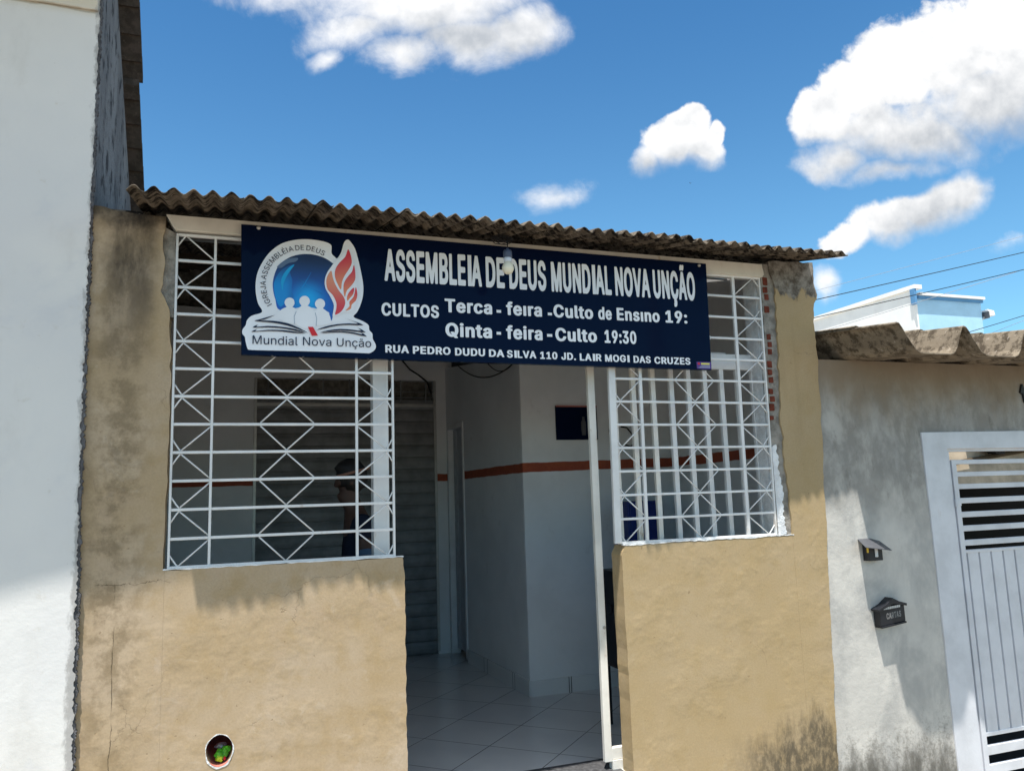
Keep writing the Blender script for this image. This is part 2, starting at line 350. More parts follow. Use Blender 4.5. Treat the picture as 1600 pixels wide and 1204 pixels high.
M['bulbcap'] = simple('bulb_base_plastic', (.62, .68, .76), .4, .4, 0, .03)
M['fringe'] = simple('dark_grey_mortar', (.15, .15, .16), .95, .1, 0, .5, 22, .01)
M['pipe'] = simple('red_brown_pipe', (.46, .17, .14), .6, .3)
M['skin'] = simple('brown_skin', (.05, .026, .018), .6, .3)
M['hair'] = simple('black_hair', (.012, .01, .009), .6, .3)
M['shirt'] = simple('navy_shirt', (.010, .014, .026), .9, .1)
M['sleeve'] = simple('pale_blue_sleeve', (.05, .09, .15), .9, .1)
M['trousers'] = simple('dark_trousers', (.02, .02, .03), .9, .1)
M['bandcol'] = simple('brown_band', (.20, .10, .07), .8, .2)
M['farwhite'] = simple('far_white_paint', (.90, .90, .89), .9, .1, 0, .06, 1.5)
M['farblue'] = simple('far_blue_paint', (.42, .68, .90), .9, .1, 0, .08, 1.5)
M['farband'] = simple('far_blue_band', (.12, .29, .52), .9, .1, 0, .08, 1.5)
M['concrete'] = simple('street_concrete', (.40, .345, .28), .93, .1, 0, .3, 3, .006)
M['asphalt'] = simple('worn_asphalt', (.12, .112, .10), .95, .1, 0, .35, 6, .006)
M['wood'] = simple('dark_purlin', (.11, .09, .07), .9, .1)
M['paleslot'] = simple('pale_letter_slot', (.50, .50, .48), .5, .4)
M['greyletter'] = simple('dull_letter_paint', (.20, .20, .20), .6, .3)
M['floorshade'] = simple('dark_floor_shade', (.085, .085, .09), .5, .3, 0, .5, 40)  # dark tone standing in for shade on the sunlit floor edge
M['purple'] = simple('purple_sticker', (.10, .04, .26), .4, .4)
M['yellow'] = simple('yellow_print', (.75, .72, .12), .4, .4)
M['cream'] = simple('cream_wall', (.60, .49, .36), .9, .1, 0, .3, 3)
M['green'] = simple('green_foil', (.10, .55, .03), .25, .6, 0, .5, 60)
M['lime'] = simple('lime_foil', (.50, .80, .04), .25, .6, 0, .4, 60)
M['silver'] = simple('silver_foil', (.45, .47, .55), .3, .6, .5, .3, 60)
M['brass'] = simple('yellow_brass', (.65, .45, .06), .3, .5, .6)
M['jambwhite'] = simple('white_jamb_paint', (.74, .76, .78), .8, .2, 0, .2, 12, .006)
M['brownmark'] = simple('brown_paint', (.09, .065, .04), .9, .1)
# ------------------------------------------------------------------ geometry helpers
rnd = random.Random(7)
class MB:
    def __init__(s): s.bm = bmesh.new()
    def box(s, x0, x1, y0, y1, z0, z1):
        v = [s.bm.verts.new(p) for p in ((x0,y0,z0),(x1,y0,z0),(x1,y1,z0),(x0,y1,z0),(x0,y0,z1),(x1,y0,z1),(x1,y1,z1),(x0,y1,z1))]
        for f in ((0,3,2,1),(4,5,6,7),(0,1,5,4),(1,2,6,5),(2,3,7,6),(3,0,4,7)): s.bm.faces.new([v[i] for i in f])
        return s
    def hexa(s, pts):
        v = [s.bm.verts.new(p) for p in pts]
        for f in ((0,3,2,1),(4,5,6,7),(0,1,5,4),(1,2,6,5),(2,3,7,6),(3,0,4,7)): s.bm.faces.new([v[i] for i in f])
        return s
    def tube(s, pts, r, n=8, cap=True):
        pts = [Vector(p) for p in pts]; rings = []
        rr = r if isinstance(r, (list, tuple)) else [r] * len(pts)
        up = None
        for i, p in enumerate(pts):
            d = (pts[min(i + 1, len(pts) - 1)] - pts[max(i - 1, 0)]).normalized()
            if up is None:
                up = Vector((0, 0, 1)) if abs(d.z) < .9 else Vector((0, 1, 0))
            a = d.cross(up).normalized(); b = a.cross(d).normalized(); up = b
            rings.append([s.bm.verts.new(p + rr[i] * (math.cos(2 * math.pi * k / n + math.pi / n) * a + math.sin(2 * math.pi * k / n + math.pi / n) * b)) for k in range(n)])
        for A, B in zip(rings, rings[1:]):
            for k in range(n): s.bm.faces.new((A[k], A[(k + 1) % n], B[(k + 1) % n], B[k]))
        if cap: s.bm.faces.new(rings[0][::-1]); s.bm.faces.new(rings[-1])
        return s
    def lathe(s, prof, centre, axis='Z', n=20):
        c = Vector(centre); rings = []
        for r, h in prof:
            ring = []
            for k in range(n):
                a = 2 * math.pi * k / n; u, w = r * math.cos(a), r * math.sin(a)
                ring.append(s.bm.verts.new(c + (Vector((u, w, h)) if axis == 'Z' else Vector((u, h, w)))))
            rings.append(ring)
        for A, B in zip(rings, rings[1:]):
            for k in range(n): s.bm.faces.new((A[k], A[(k + 1) % n], B[(k + 1) % n], B[k]))
        if prof[0][0] > 1e-5: s.bm.faces.new(rings[0][::-1])
        if prof[-1][0] > 1e-5: s.bm.faces.new(rings[-1])
        return s
    def prism(s, poly, y0, y1, holes=(), fn=None):      # outline in x,z extruded from y0 (front) to y1
        b = bmesh.new(); E = []
        for lp in (poly, *holes):
            vs = [b.verts.new((p[0], y0, p[1])) for p in lp]
            E += [b.edges.new((vs[i], vs[(i + 1) % len(vs)])) for i in range(len(vs))]
        bmesh.ops.triangle_fill(b, use_beauty=True, use_dissolve=False, edges=E)
        r = bmesh.ops.extrude_face_region(b, geom=list(b.faces))
        for v in [g for g in r['geom'] if isinstance(g, bmesh.types.BMVert)]: v.co.y = y1
        bmesh.ops.recalc_face_normals(b, faces=b.faces)
        if fn:
            for v in b.verts: v.co = fn(v.co)
        me = bpy.data.meshes.new('tmp'); b.to_mesh(me); b.free(); s.bm.from_mesh(me); bpy.data.meshes.remove(me)
        return s
    def sheet(s, P, nu, nv, thick=None):               # P(i,j)->Vector, optionally thickened along its normal
        g = [[s.bm.verts.new(P(i, j)) for j in range(nv)] for i in range(nu)]
        for i in range(nu - 1):
            for j in range(nv - 1): s.bm.faces.new((g[i][j], g[i + 1][j], g[i + 1][j + 1], g[i][j + 1]))
        if thick:
            h = [[s.bm.verts.new(Vector(P(i, j)) + Vector((0, 0, -thick))) for j in range(nv)] for i in range(nu)]
            for i in range(nu - 1):
                for j in range(nv - 1): s.bm.faces.new((h[i][j], h[i][j + 1], h[i + 1][j + 1], h[i + 1][j]))
            for i in range(nu - 1):
                s.bm.faces.new((g[i][0], h[i][0], h[i + 1][0], g[i + 1][0])); s.bm.faces.new((g[i][-1], g[i + 1][-1], h[i + 1][-1], h[i][-1]))
            for j in range(nv - 1):
                s.bm.faces.new((g[0][j], g[0][j + 1], h[0][j + 1], h[0][j])); s.bm.faces.new((g[-1][j], h[-1][j], h[-1][j + 1], g[-1][j + 1]))
        return s
    def build(s, name, mat, parent=None, smooth=False, bev=0):
        org = parent_loc(parent)
        bmesh.ops.recalc_face_normals(s.bm, faces=s.bm.faces)
        for v in s.bm.verts: v.co -= org
        me = bpy.data.meshes.new(name); s.bm.to_mesh(me); s.bm.free()
        me.materials.append(mat if not isinstance(mat, str) else M[mat])
        if smooth:
            for p in me.polygons: p.use_smooth = True
        o = bpy.data.objects.new(name, me); COL.objects.link(o)
        if parent: o.parent = parent
        if bev:
            b = o.modifiers.new('bevel', 'BEVEL'); b.width = bev; b.segments = 2; b.limit_method = 'ANGLE'; b.angle_limit = R(50)
        return o
def parent_loc(p):
    v = Vector((0, 0, 0))
    while p is not None: v += p.location; p = p.parent
    return v
def thing(name, label, cat, loc=(0, 0, 0), group=None):
    o = bpy.data.objects.new(name, None); COL.objects.link(o); o.location = loc; o.empty_display_size = .1
    o['label'] = label; o['category'] = cat
    if group: o['group'] = group
    return o
def tag(o, label, cat, group=None):
    o['label'] = label; o['category'] = cat
    if group: o['group'] = group
    return o
def seat_origin(o, loc):                                # move a single-mesh thing's origin to its base
    loc = Vector(loc)
    for v in o.data.vertices: v.co -= loc
    o.location = loc
    return o
def structure(o): o['kind'] = 'structure'; return o
def rag(p0, p1, step, amp, seed, rough=.5):
    r = random.Random(seed); p0 = Vector(p0); p1 = Vector(p1); n = max(2, int((p1 - p0).length / step)); d = (p1 - p0); nn = Vector((-d.y, d.x)).normalized()
    out = []; w = 0
    for i in range(n + 1):
        w = w * rough + r.uniform(-1, 1) * amp
        k = 0 if i in (0, n) else w
        out.append(tuple(p0 + d * (i / n) + nn * k))
    return out
def chain(*parts):
    out = []
    for p in parts:
        for q in (p if isinstance(p, list) else [p]):
            if not out or (Vector(out[-1]) - Vector(q)).length > 1e-4: out.append(tuple(q))
    if (Vector(out[0]) - Vector(out[-1])).length < 1e-4: out.pop()
    return out
# ================================================================== the setting
def ground_z(x): return -.42 - .085 * max(-4.0, min(8.0, x))
def gp(x, y): return Vector((x, y, ground_z(x)))
xs = [-900, -120, -30, -12, -8, -4, -2, 0, 2, 4, 6, 8, 12, 30, 120, 900]; ys = [-900, -120, -40, -20, -14, -11, -9, -7]
structure(MB().sheet(lambda i, j: gp(xs[i], ys[j]), len(xs), len(ys)).build('ground', 'concrete'))
ysr = [-7, -6, -4.5, -3, -1.6]
structure(MB().sheet(lambda i, j: gp(xs[i], ysr[j]) + Vector((0, 0, -.12 if ysr[j] > -7 else -.0)), len(xs), len(ysr)).build('road', 'asphalt'))
ysp = [-1.6, -1.2, -.6, 0, .5]
def pv(i, j): return gp(xs[i], ysp[j])
structure(MB().sheet(pv, len(xs), len(ysp), .16).build('pavement', 'concrete'))
ysb = [.5, 5, 10, 20, 60, 200, 900]
structure(MB().sheet(lambda i, j: gp(xs[i], ysb[j]) + Vector((0, 0, -.03)), len(xs), len(ysb)).build('terrain', 'concrete'))

# ================================================================== church building
CH = thing('church_building', 'small tan plastered church front with corrugated roof, open doorway and tiled interior', 'building', (1.6, 0, -.4))
# left pillar
pl = chain((-.688, -1.0), (-.292, -1.0), (-.292, 1.334), rag((-.300, 1.334), (-.287, 2.35), .05, .004, 1), rag((-.287, 2.35), (-.305, 2.70), .04, .006, 2),
           rag((-.305, 2.70), (-.352, 2.80), .03, .008, 3), rag((-.352, 2.80), (-.335, 3.215), .035, .009, 4), rag((-.335, 3.215), (-.688, 3.245), .05, .008, 5))
MB().prism(pl, 0, .14).build('pillar', 'tan', CH)
ms = chain(rag((-.41, 2.70), (-.284, 2.66), .03, .008, 6), rag((-.284, 2.66), (-.286, 3.13), .03, .005, 7), (-.41, 3.2))
MB().prism(ms, .016, .13).build('broken_mortar', 'mortar', CH)
# left parapet, with the drain hole
hole = [(-.012 + .064 * math.cos(a) * (1 + .03 * math.sin(3 * a)), .425 + .078 * math.sin(a)) for a in [2 * math.pi * k / 28 for k in range(28)]]
pp = chain((-.2915, -1.0), (.956, -1.0), rag((.956, -1.0), (.950, 1.25), .03, .0035, 11, .2), rag((.950, 1.25), (.940, 1.333), .02, .004, 12), rag((.940, 1.333), (-.2915, 1.334), .08, .003, 13))
MB().prism(pp, 0, .14, [hole]).build('parapet', 'tan', CH)
rim = chain([(-.012 + .0685 * math.cos(a) * (1 + .05 * math.sin(5 * a + 1)), .4235 + .0835 * math.sin(a) * (1 + .035 * math.cos(7 * a))) for a in [2 * math.pi * k / 28 for k in range(28)]])
MB().prism(rim, -.0025, .004, [hole]).build('drain_rim', 'jambwhite', CH)
dp = MB(); prof = [(.0635, .0), (.0635, .42), (.058, .42), (.058, .0)]
dp.lathe([(.064, .002), (.064, .42)], (-.012, 0, 0), 'Y', 28)
for v in dp.bm.verts: v.co.z = .425 + v.co.z * 1.2
dp.bm.faces.ensure_lookup_table(); bmesh.ops.delete(dp.bm, geom=[f for f in dp.bm.faces if len(f.verts) > 4 and f.calc_center_median().y < .2], context='FACES_ONLY')
dp.build('drain_pipe', 'pipe', CH, True)
# right parapet and pillar
pr = chain(rag((2.333, -1.45), (2.324, .45), .05, .0018, 21, .6), rag((2.324, .45), (2.322, .8), .05, .0025, 22, .6), rag((2.322, .8), (2.318, 1.27), .05, .0015, 23, .6), rag((2.318, 1.27), (2.345, 1.327), .02, .003, 24),
           rag((2.345, 1.327), (3.6185, 1.332), .06, .003, 25), (3.6185, -1.45))
MB().prism(pr, 0, .14).build('parapet', 'tan', CH)
MB().prism(chain(rag((2.335, 1.328), (3.63, 1.3335), .03, .0035, 26), (3.63, 1.339), (2.335, 1.338)), -.002, .03).build('sill_paint', 'jambwhite', CH)
MB().prism(chain(rag((-.30, 1.3345), (.945, 1.3345), .03, .003, 27), (.945, 1.3415), (-.30, 1.3415)), -.002, .03).build('sill_paint', 'jambwhite', CH)
pq = chain((3.6195, -1.45), (3.80, -1.45), rag((3.80, -1.45), (3.831, -.2), .05, .004, 31), rag((3.831, -.2), (3.871, .62), .04, .005, 32), rag((3.871, .62), (3.916, 1.52), .04, .005, 33),
           rag((3.916, 1.52), (3.963, 2.56), .04, .006, 34), rag((3.963, 2.56), (3.962, 2.92), .03, .008, 35), rag((3.962, 2.92), (4.0, 3.0), .03, .012, 36), rag((4.0, 3.0), (3.99, 3.27), .03, .012, 37),
           rag((3.99, 3.27), (3.60, 3.25), .04, .01, 38), rag((3.60, 3.25), (3.640, 3.06), .03, .010, 39), rag((3.640, 3.06), (3.625, 2.55), .03, .008, 40), rag((3.625, 2.55), (3.600, 2.18), .03, .010, 41),
           rag((3.600, 2.18), (3.618, 1.60), .03, .009, 42), rag((3.618, 1.60), (3.6195, 1.335), .03, .006, 43))
MB().prism(pq, 0, .14).build('pillar', 'tan', CH)
core = chain((3.515, 1.335), (3.66, 1.335), (3.66, 3.24), rag((3.66, 3.24), (3.545, 3.235), .03, .008, 44), rag((3.545, 3.235), (3.515, 2.35), .03, .005, 45), rag((3.515, 2.35), (3.515, 1.335), .04, .006, 46))
MB().prism(core, .014, .052).build('broken_mortar', 'mortar', CH)
MB().prism(chain(rag((3.513, 1.34), (3.575, 1.345), .02, .004, 47), rag((3.575, 1.345), (3.55, 1.95), .015, .012, 48), rag((3.55, 1.95), (3.513, 1.93), .02, .008, 49)), .008, .0135).build('white_patch', 'jambwhite', CH)
MB().box(3.508, 3.60, .053, .19, 1.345, 3.235).build('white_jamb', 'jambwhite', CH)
for (a, b) in ((433, 446), (448, 458), (459, 469), (478, 489), (521, 531), (533, 542), (544, 554), (563, 574), (576, 585), (587, 597), (605, 614), (616, 626), (628, 639), (646, 653)):
    z1 = 3.103 - (a - 440) * .00463; z0 = 3.103 - (b - 440) * .00463; zc = (z0 + z1) / 2
    xa = 3.552 + (zc - 3.12) * .045 + rnd.uniform(-.006, .006); xb = xa + rnd.uniform(.036, .046)
    if zc < 2.75: xa += .012; xb += .008
    yy = rnd.uniform(.003, .011); h = []
    bk = MB(); bk.hexa([(xa, yy + rnd.uniform(-.003, .003), z0 + rnd.uniform(0, .006)), (xb, yy + rnd.uniform(-.003, .003), z0 + rnd.uniform(0, .006)), (xb, .03, z0), (xa, .03, z0), (xa, yy + rnd.uniform(-.003, .003), z1 - rnd.uniform(0, .006)), (xb, yy, z1 - rnd.uniform(0, .006)), (xb, .03, z1), (xa, .03, z1)])
    bk.build('brick', 'brick', CH, bev=.004)
# beam over the grilles
MB().prism(chain((-.335, 3.225), rag((-.335, 3.225), (-.284, 3.142), .03, .004, 51), (3.53, 3.128), (3.545, 3.145), rag((3.545, 3.145), (3.535, 3.222), .02, .006, 52)), -.012, .09).build('beam', 'beam', CH, bev=.003)
# roof: ten overlapping narrow corrugated sheets
PIT = .0885
def roof_z(x, y): return 3.284 + .002 * x + .215 * y
for k in range(10):
    x0 = -.475 + k * 5 * PIT; npt = 6 * 12 + 1; off = rnd.uniform(-.014, .014); lift = rnd.uniform(-.003, .004)
    ysx = [0, .1, .2, .35, .5, .8, 1.5, 3, 5.25]
    def rp(i, j, x0=x0, off=off, lift=lift):
        u = i / (npt - 1); x = x0 + u * 6 * PIT
        ye = -.515 + .004 * (x + .45) + .0055 * (x + .45) ** 2 + off
        y = ye + ysx[j]
        jag = (math.sin(x * 91) + math.sin(x * 223)) * .002 if j == 0 else 0
        return Vector((x, y + jag, roof_z(x, y) + lift + .011 * (u - .5) + .0155 * math.cos(2 * math.pi * (x + .443) / PIT)))
    if k == 9: npt = 5 * 12 + 1; PITL = 5
    def rp2(i, j, x0=x0, off=off, lift=lift):
        u = i / (npt - 1); x = x0 + u * 5 * PIT
        ye = -.515 + .004 * (x + .45) + .0055 * (x + .45) ** 2 + off; y = ye + ysx[j]
        return Vector((x, y, roof_z(x, y) + lift + .009 * (u - .5) + .0155 * math.cos(2 * math.pi * (x + .443) / PIT)))
    MB().sheet(rp if k < 9 else rp2, npt, len(ysx), .006).build('roof_sheet', 'roof', CH, True)
MB().sheet(lambda i, j: Vector((-.688 + i * .26, .15 + j * 4.6, roof_z(-.6, .15 + j * 4.6) - .03)), 2, 2, .02).build('roof_flashing', 'roof', CH)
for y0 in (1.0, 2.5, 3.7):
    zz = roof_z(1.5, y0) - .045
    MB().box(-.66, 3.98 if y0 < 2 else 2.3, y0, y0 + .04, zz - .035, zz).build('purlin', 'wood' if y0 > 2 else 'zinc', CH)
# interior
def wallpoly(poly, y0, y1, name='interior_wall', mat='inner', holes=()): return MB().prism(poly, y0, y1, holes).build(name, mat, CH)
wallpoly([(-.68, -.05), (.275, -.05), (.275, 3.022), (2.247, 3.022), (2.247, -.05), (2.46, -.05), (2.46, 3.62), (1.0, 3.72), (-.68, 3.78)], 4.35, 4.45)
wallpoly([(-.687, -.3), (4.2, -.3), (4.2, 4.35), (-.687, 4.35)], 4.70, 4.78, 'back_wall', 'mortar')
MB().hexa([(-.687, .141, -.3), (-.677, .141, -.3), (-.677, 4.70, -.3), (-.687, 4.70, -.3), (-.687, .141, 3.22), (-.677, .141, 3.22), (-.677, 4.70, 4.25), (-.687, 4.70, 4.25)]).build('interior_wall', 'inner', CH)
# room block on the right: side wall with a door, front wall
sd = MB()
def sw(y): return 2.4585 - .0345 * (y - 2.1)
def swall(y0, y1, z0a, z1a, z0b, z1b):
    sd.hexa([(sw(y0), y0, z0a), (sw(y0) + .1, y0, z0a), (sw(y1) + .1, y1, z0b), (sw(y1), y1, z0b), (sw(y0), y0, z1a), (sw(y0) + .1, y0, z1a), (sw(y1) + .1, y1, z1b), (sw(y1), y1, z1b)])
swall(2.102, 3.72, -.05, 2.93, -.05, 3.10); swall(3.72, 4.30, 2.49, 3.10, 2.49, 3.17); swall(4.30, 4.349, -.05, 3.17, -.05, 3.18)
sd.build('interior_wall', 'inner', CH)
DR = MB()
for (a, b, z0, z1) in ((3.725, 3.765, 0, 2.485), (4.255, 4.297, 0, 2.485), (3.765, 4.255, 2.44, 2.485)):
    DR.hexa([(sw(a) - .012, a, z0), (sw(a) + .09, a, z0), (sw(b) + .09, b, z0), (sw(b) - .012, b, z0), (sw(a) - .012, a, z1), (sw(a) + .09, a, z1), (sw(b) + .09, b, z1), (sw(b) - .012, b, z1)])
fr = DR.build('door_frame', 'wmetal', CH)
dl = MB(); n = 4
for k in range(n):
    a = 3.77 + k * .121; b = a + .117; o_ = .05 if k % 2 else .056
    dl.hexa([(sw(a) + o_, a, .03), (sw(a) + .085, a, .03), (sw(b) + .085, b, .03), (sw(b) + o_, b, .03), (sw(a) + o_, a, 2.435), (sw(a) + .085, a, 2.435), (sw(b) + .085, b, 2.435), (sw(b) + o_, b, 2.435)])
dl.build('door_leaf', 'door', fr)
wallpoly([(2.46, -.05), (4.0, -.05), (4.0, 3.74), (2.46, 3.72)], 2.08, 2.10 + .0)
MB().box(2.4595, 4.0, 2.101, 2.18, -.05, 3.70).build('interior_wall', 'inner', CH)
MB().hexa([(3.965, .141, -.9), (4.06, .141, -.9), (4.06, 4.70, -.9), (3.965, 4.70, -.9), (3.965, .141, 3.25), (4.06, .141, 3.25), (4.06, 4.70, 4.27), (3.965, 4.70, 4.27)]).build('interior_wall', 'inner', CH)
sk = MB(); sk.box(2.4555, 3.96, 2.068, 2.0795, -.04, .10)
sk.hexa([(sw(2.068) - .012, 2.068, -.04), (sw(2.068) - .0005, 2.068, -.04), (sw(3.72) - .0005, 3.72, -.04), (sw(3.72) - .012, 3.72, -.04), (sw(2.068) - .012, 2.068, .105), (sw(2.068) - .0005, 2.068, .105), (sw(3.72) - .0005, 3.72, .105), (sw(3.72) - .012, 3.72, .105)])
sk.build('skirting', 'floor', CH)
structure_floor = MB().box(-.675, 3.80, .006, 4.349, -.12, -.03).build('floor', 'floor', CH)
MB().box(.958, 2.316, -.03, -.0005, -.6, -.04).build('threshold', 'concrete', CH)
MB().box(.958, 2.316, .008, .37, -.06, -.024).build('floor_shade_strip', 'floorshade', CH, bev=.003)  # dark strip added over the sunlit floor edge so it reads as shaded
# roller shutter with a barred opening above
RS = MB()
npf = []
zz = -.03
while zz < 2.70:
    npf += [(zz, 4.368), (zz + .004, 4.395), (zz + .014, 4.395), (zz + .018, 4.368), (zz + .055, 4.360), (zz + .10, 4.360), (zz + .13, 4.368)]; zz += .135
pv_ = [[RS.bm.verts.new((x, y, z)) for x in (.277, 2.245)] for z, y in npf]
for A, B in zip(pv_, pv_[1:]): RS.bm.faces.new((A[0], A[1], B[1], B[0]))
rs = RS.build('roller_shutter', 'shutter', CH)
MB().box(.277, 2.245, 4.353, 4.40, 2.715, 2.75).build('head_rail', 'zinc', rs)
for xx in (.26, 2.232): MB().box(xx, xx + .03, 4.338, 4.349, 0, 3.02).build('guide_rail', 'zinc', rs)
tb = MB()
for k in range(7): tb.box(.40 + k * .29, .415 + k * .29, 4.36, 4.372, 2.75, 3.022)
for z in (2.82, 2.89): tb.box(.277, 2.245, 4.375, 4.385, z, z + .012)
tb.build('transom_bars', 'shutter', rs)
MB().box(1.55, 1.63, 4.345, 4.36, .93, .98).build('lock', 'black', rs)

# ================================================================== grilles
ZK = [1.341 + .1490 * k for k in range(13)]
def bent(p0, p1, p2):                                  # small bent rod
    out = []
    for s in range(6):
        tt = s / 5; out.append((1 - tt) ** 2 * Vector(p0) + 2 * tt * (1 - tt) * Vector(p1) + tt * tt * Vector(p2))
    return out
def grille(label, frame, verts, singles, doubles, side_left, side_right, slant, wl):
    fx0, fx1 = frame
    g = thing('window_grille', label, 'grille', ((fx0 + fx1) / 2, .02, ZK[0]), 'white window grilles')
    Y = .02
    sx = lambda x, z: x + slant * (z - 2.2)
    fr = MB()
    for x, w in ((fx0, wl), (fx1, .012)):
        fr.hexa([(sx(x, ZK[0]) - w / 2, Y - .012, ZK[0]), (sx(x, ZK[0]) + w / 2, Y - .012, ZK[0]), (sx(x, ZK[0]) + w / 2, Y + .012, ZK[0]), (sx(x, ZK[0]) - w / 2, Y + .012, ZK[0]),
                 (sx(x, ZK[12]) - w / 2, Y - .012, ZK[12]), (sx(x, ZK[12]) + w / 2, Y - .012, ZK[12]), (sx(x, ZK[12]) + w / 2, Y + .012, ZK[12]), (sx(x, ZK[12]) - w / 2, Y + .012, ZK[12])])
    for z in (ZK[0] + .004, ZK[12] - .006): fr.box(sx(fx0, z) + wl / 2, sx(fx1, z) - .006, Y - .011, Y + .011, z - .007, z + .007)
    fr.build('frame', 'wmetal', g, bev=.002)
    for k in range(1, 12): MB().box(sx(fx0, ZK[k]) + wl / 2 - .001, sx(fx1, ZK[k]) - .005, Y - .0075, Y + .0075, ZK[k] - .0075, ZK[k] + .0075).build('crossbar', 'wmetal', g, bev=.002)
    for x, w in verts:
        MB().hexa([(sx(x, ZK[0]) - w / 2, Y - .0098, ZK[0] + .01), (sx(x, ZK[0]) + w / 2, Y - .0098, ZK[0] + .01), (sx(x, ZK[0]) + w / 2, Y + .0098, ZK[0] + .01), (sx(x, ZK[0]) - w / 2, Y + .0098, ZK[0] + .01),
                   (sx(x, ZK[12]) - w / 2, Y - .0098, ZK[12] - .012), (sx(x, ZK[12]) + w / 2, Y - .0098, ZK[12] - .012), (sx(x, ZK[12]) + w / 2, Y + .0098, ZK[12] - .012), (sx(x, ZK[12]) - w / 2, Y + .0098, ZK[12] - .012)]).build('upright', 'wmetal', g, bev=.002)
    r = .0044
    ins = .008
    def rods(name, even_x, odd_x):
        m_ = MB()
        for k in range(12):
            xa, xb = (even_x, odd_x) if k % 2 == 0 else (odd_x, even_x)
            za, zb = ZK[k] + ins, ZK[k + 1] - ins
            m_.tube([(sx(xa, za), Y, za), (sx(xb, zb), Y, zb)], r, 6)
        return m_
    a = rods('', singles, doubles[0]); b = rods('', singles, doubles[1])
    a.build('diamond_rod', 'wmetal', g, True); b.build('diamond_rod', 'wmetal', g, True)
    for outer, inner, fx in (side_left, side_right):
        m_ = rods('', outer, inner)
        for k in range(0, 13, 2):
            d = 1 if fx > outer else -1
            if k < 12: m_.tube(bent((sx(outer, ZK[k]), Y, ZK[k] + ins), (sx(outer, ZK[k]) + d * .012, Y, ZK[k] + .02), (sx(fx, ZK[k]) - d * .004, Y, ZK[k] + .066)), r, 6)
            if k > 0: m_.tube(bent((sx(outer, ZK[k]), Y, ZK[k] - ins), (sx(outer, ZK[k]) + d * .012, Y, ZK[k] - .02), (sx(fx, ZK[k]) - d * .004, Y, ZK[k] - .066)), r, 6)
        m_.build('diamond_rod', 'wmetal', g, True)
    return g
grille('white grille left of the doorway under the emblem end of the sign', (-.276, .897), ((-.081, .0135), (.689, .0145)), .306, (.167, .452), (-.232, -.081, -.276), (.858, .689, .897), .0, .012)
grille('white grille right of the doorway, on the shorter tan parapet beside the bare bricks', (2.316, 3.508), ((2.524, .021), (3.288, .022)), 2.932, (2.790, 3.080), (2.374, 2.524, 2.325), (3.455, 3.288, 3.508), .012, .046)

# white square post behind the left grille
gpst = MB().box(.805, .897, .15, .235, 0, 3.13).build('gate_post', 'wmetal', None, bev=.003)
seat_origin(gpst, (.851, .19, 0)); tag(gpst, 'square white steel post standing just behind the left grille', 'post')

# sliding gate, pushed open behind the right parapet
SG = thing('sliding_gate', 'white barred gate slid open behind the right parapet, its edge post standing in the doorway', 'gate', (2.9, .17, 0))
MB().box(2.216, 2.264, .157, .190, .02, 2.60).build('stile', 'wmetal_old', SG, bev=.003)
MB().box(2.264, 3.62, .157, .193, 2.49, 2.60).build('top_rail', 'wmetal', SG, bev=.003)
MB().box(2.264, 3.62, .157, .193, .03, .10).build('bottom_rail', 'wmetal_old', SG, bev=.003)
for k, xx in enumerate((2.41, 2.553, 2.703, 2.847, 2.983, 3.116, 3.252, 3.389, 3.519)):
    w = .034; MB().box(xx - w / 2, xx + w / 2, .160, .188, .10, 2.49).build('bar', 'wmetal_old' if k < 3 else 'wmetal', SG, bev=.002)
MB().lathe([(.0, -.004), (.010, -.004), (.010, .004), (.0, .004)], (2.25, .155, .82), 'Y', 12).build('lock', 'zinc', SG)
MB().box(2.264, 2.36, .15, .2, -.03, .028).build('foot_plate', 'wmetal_old', SG)
ur = MB().box(2.30, 3.40, .30, .36, 2.585, 2.64).build('gate_track', 'wmetal', None, bev=.003)
seat_origin(ur, (2.85, .33, 2.585)); tag(ur, 'white channel above the slid open gate, seen through the right grille', 'gate track')

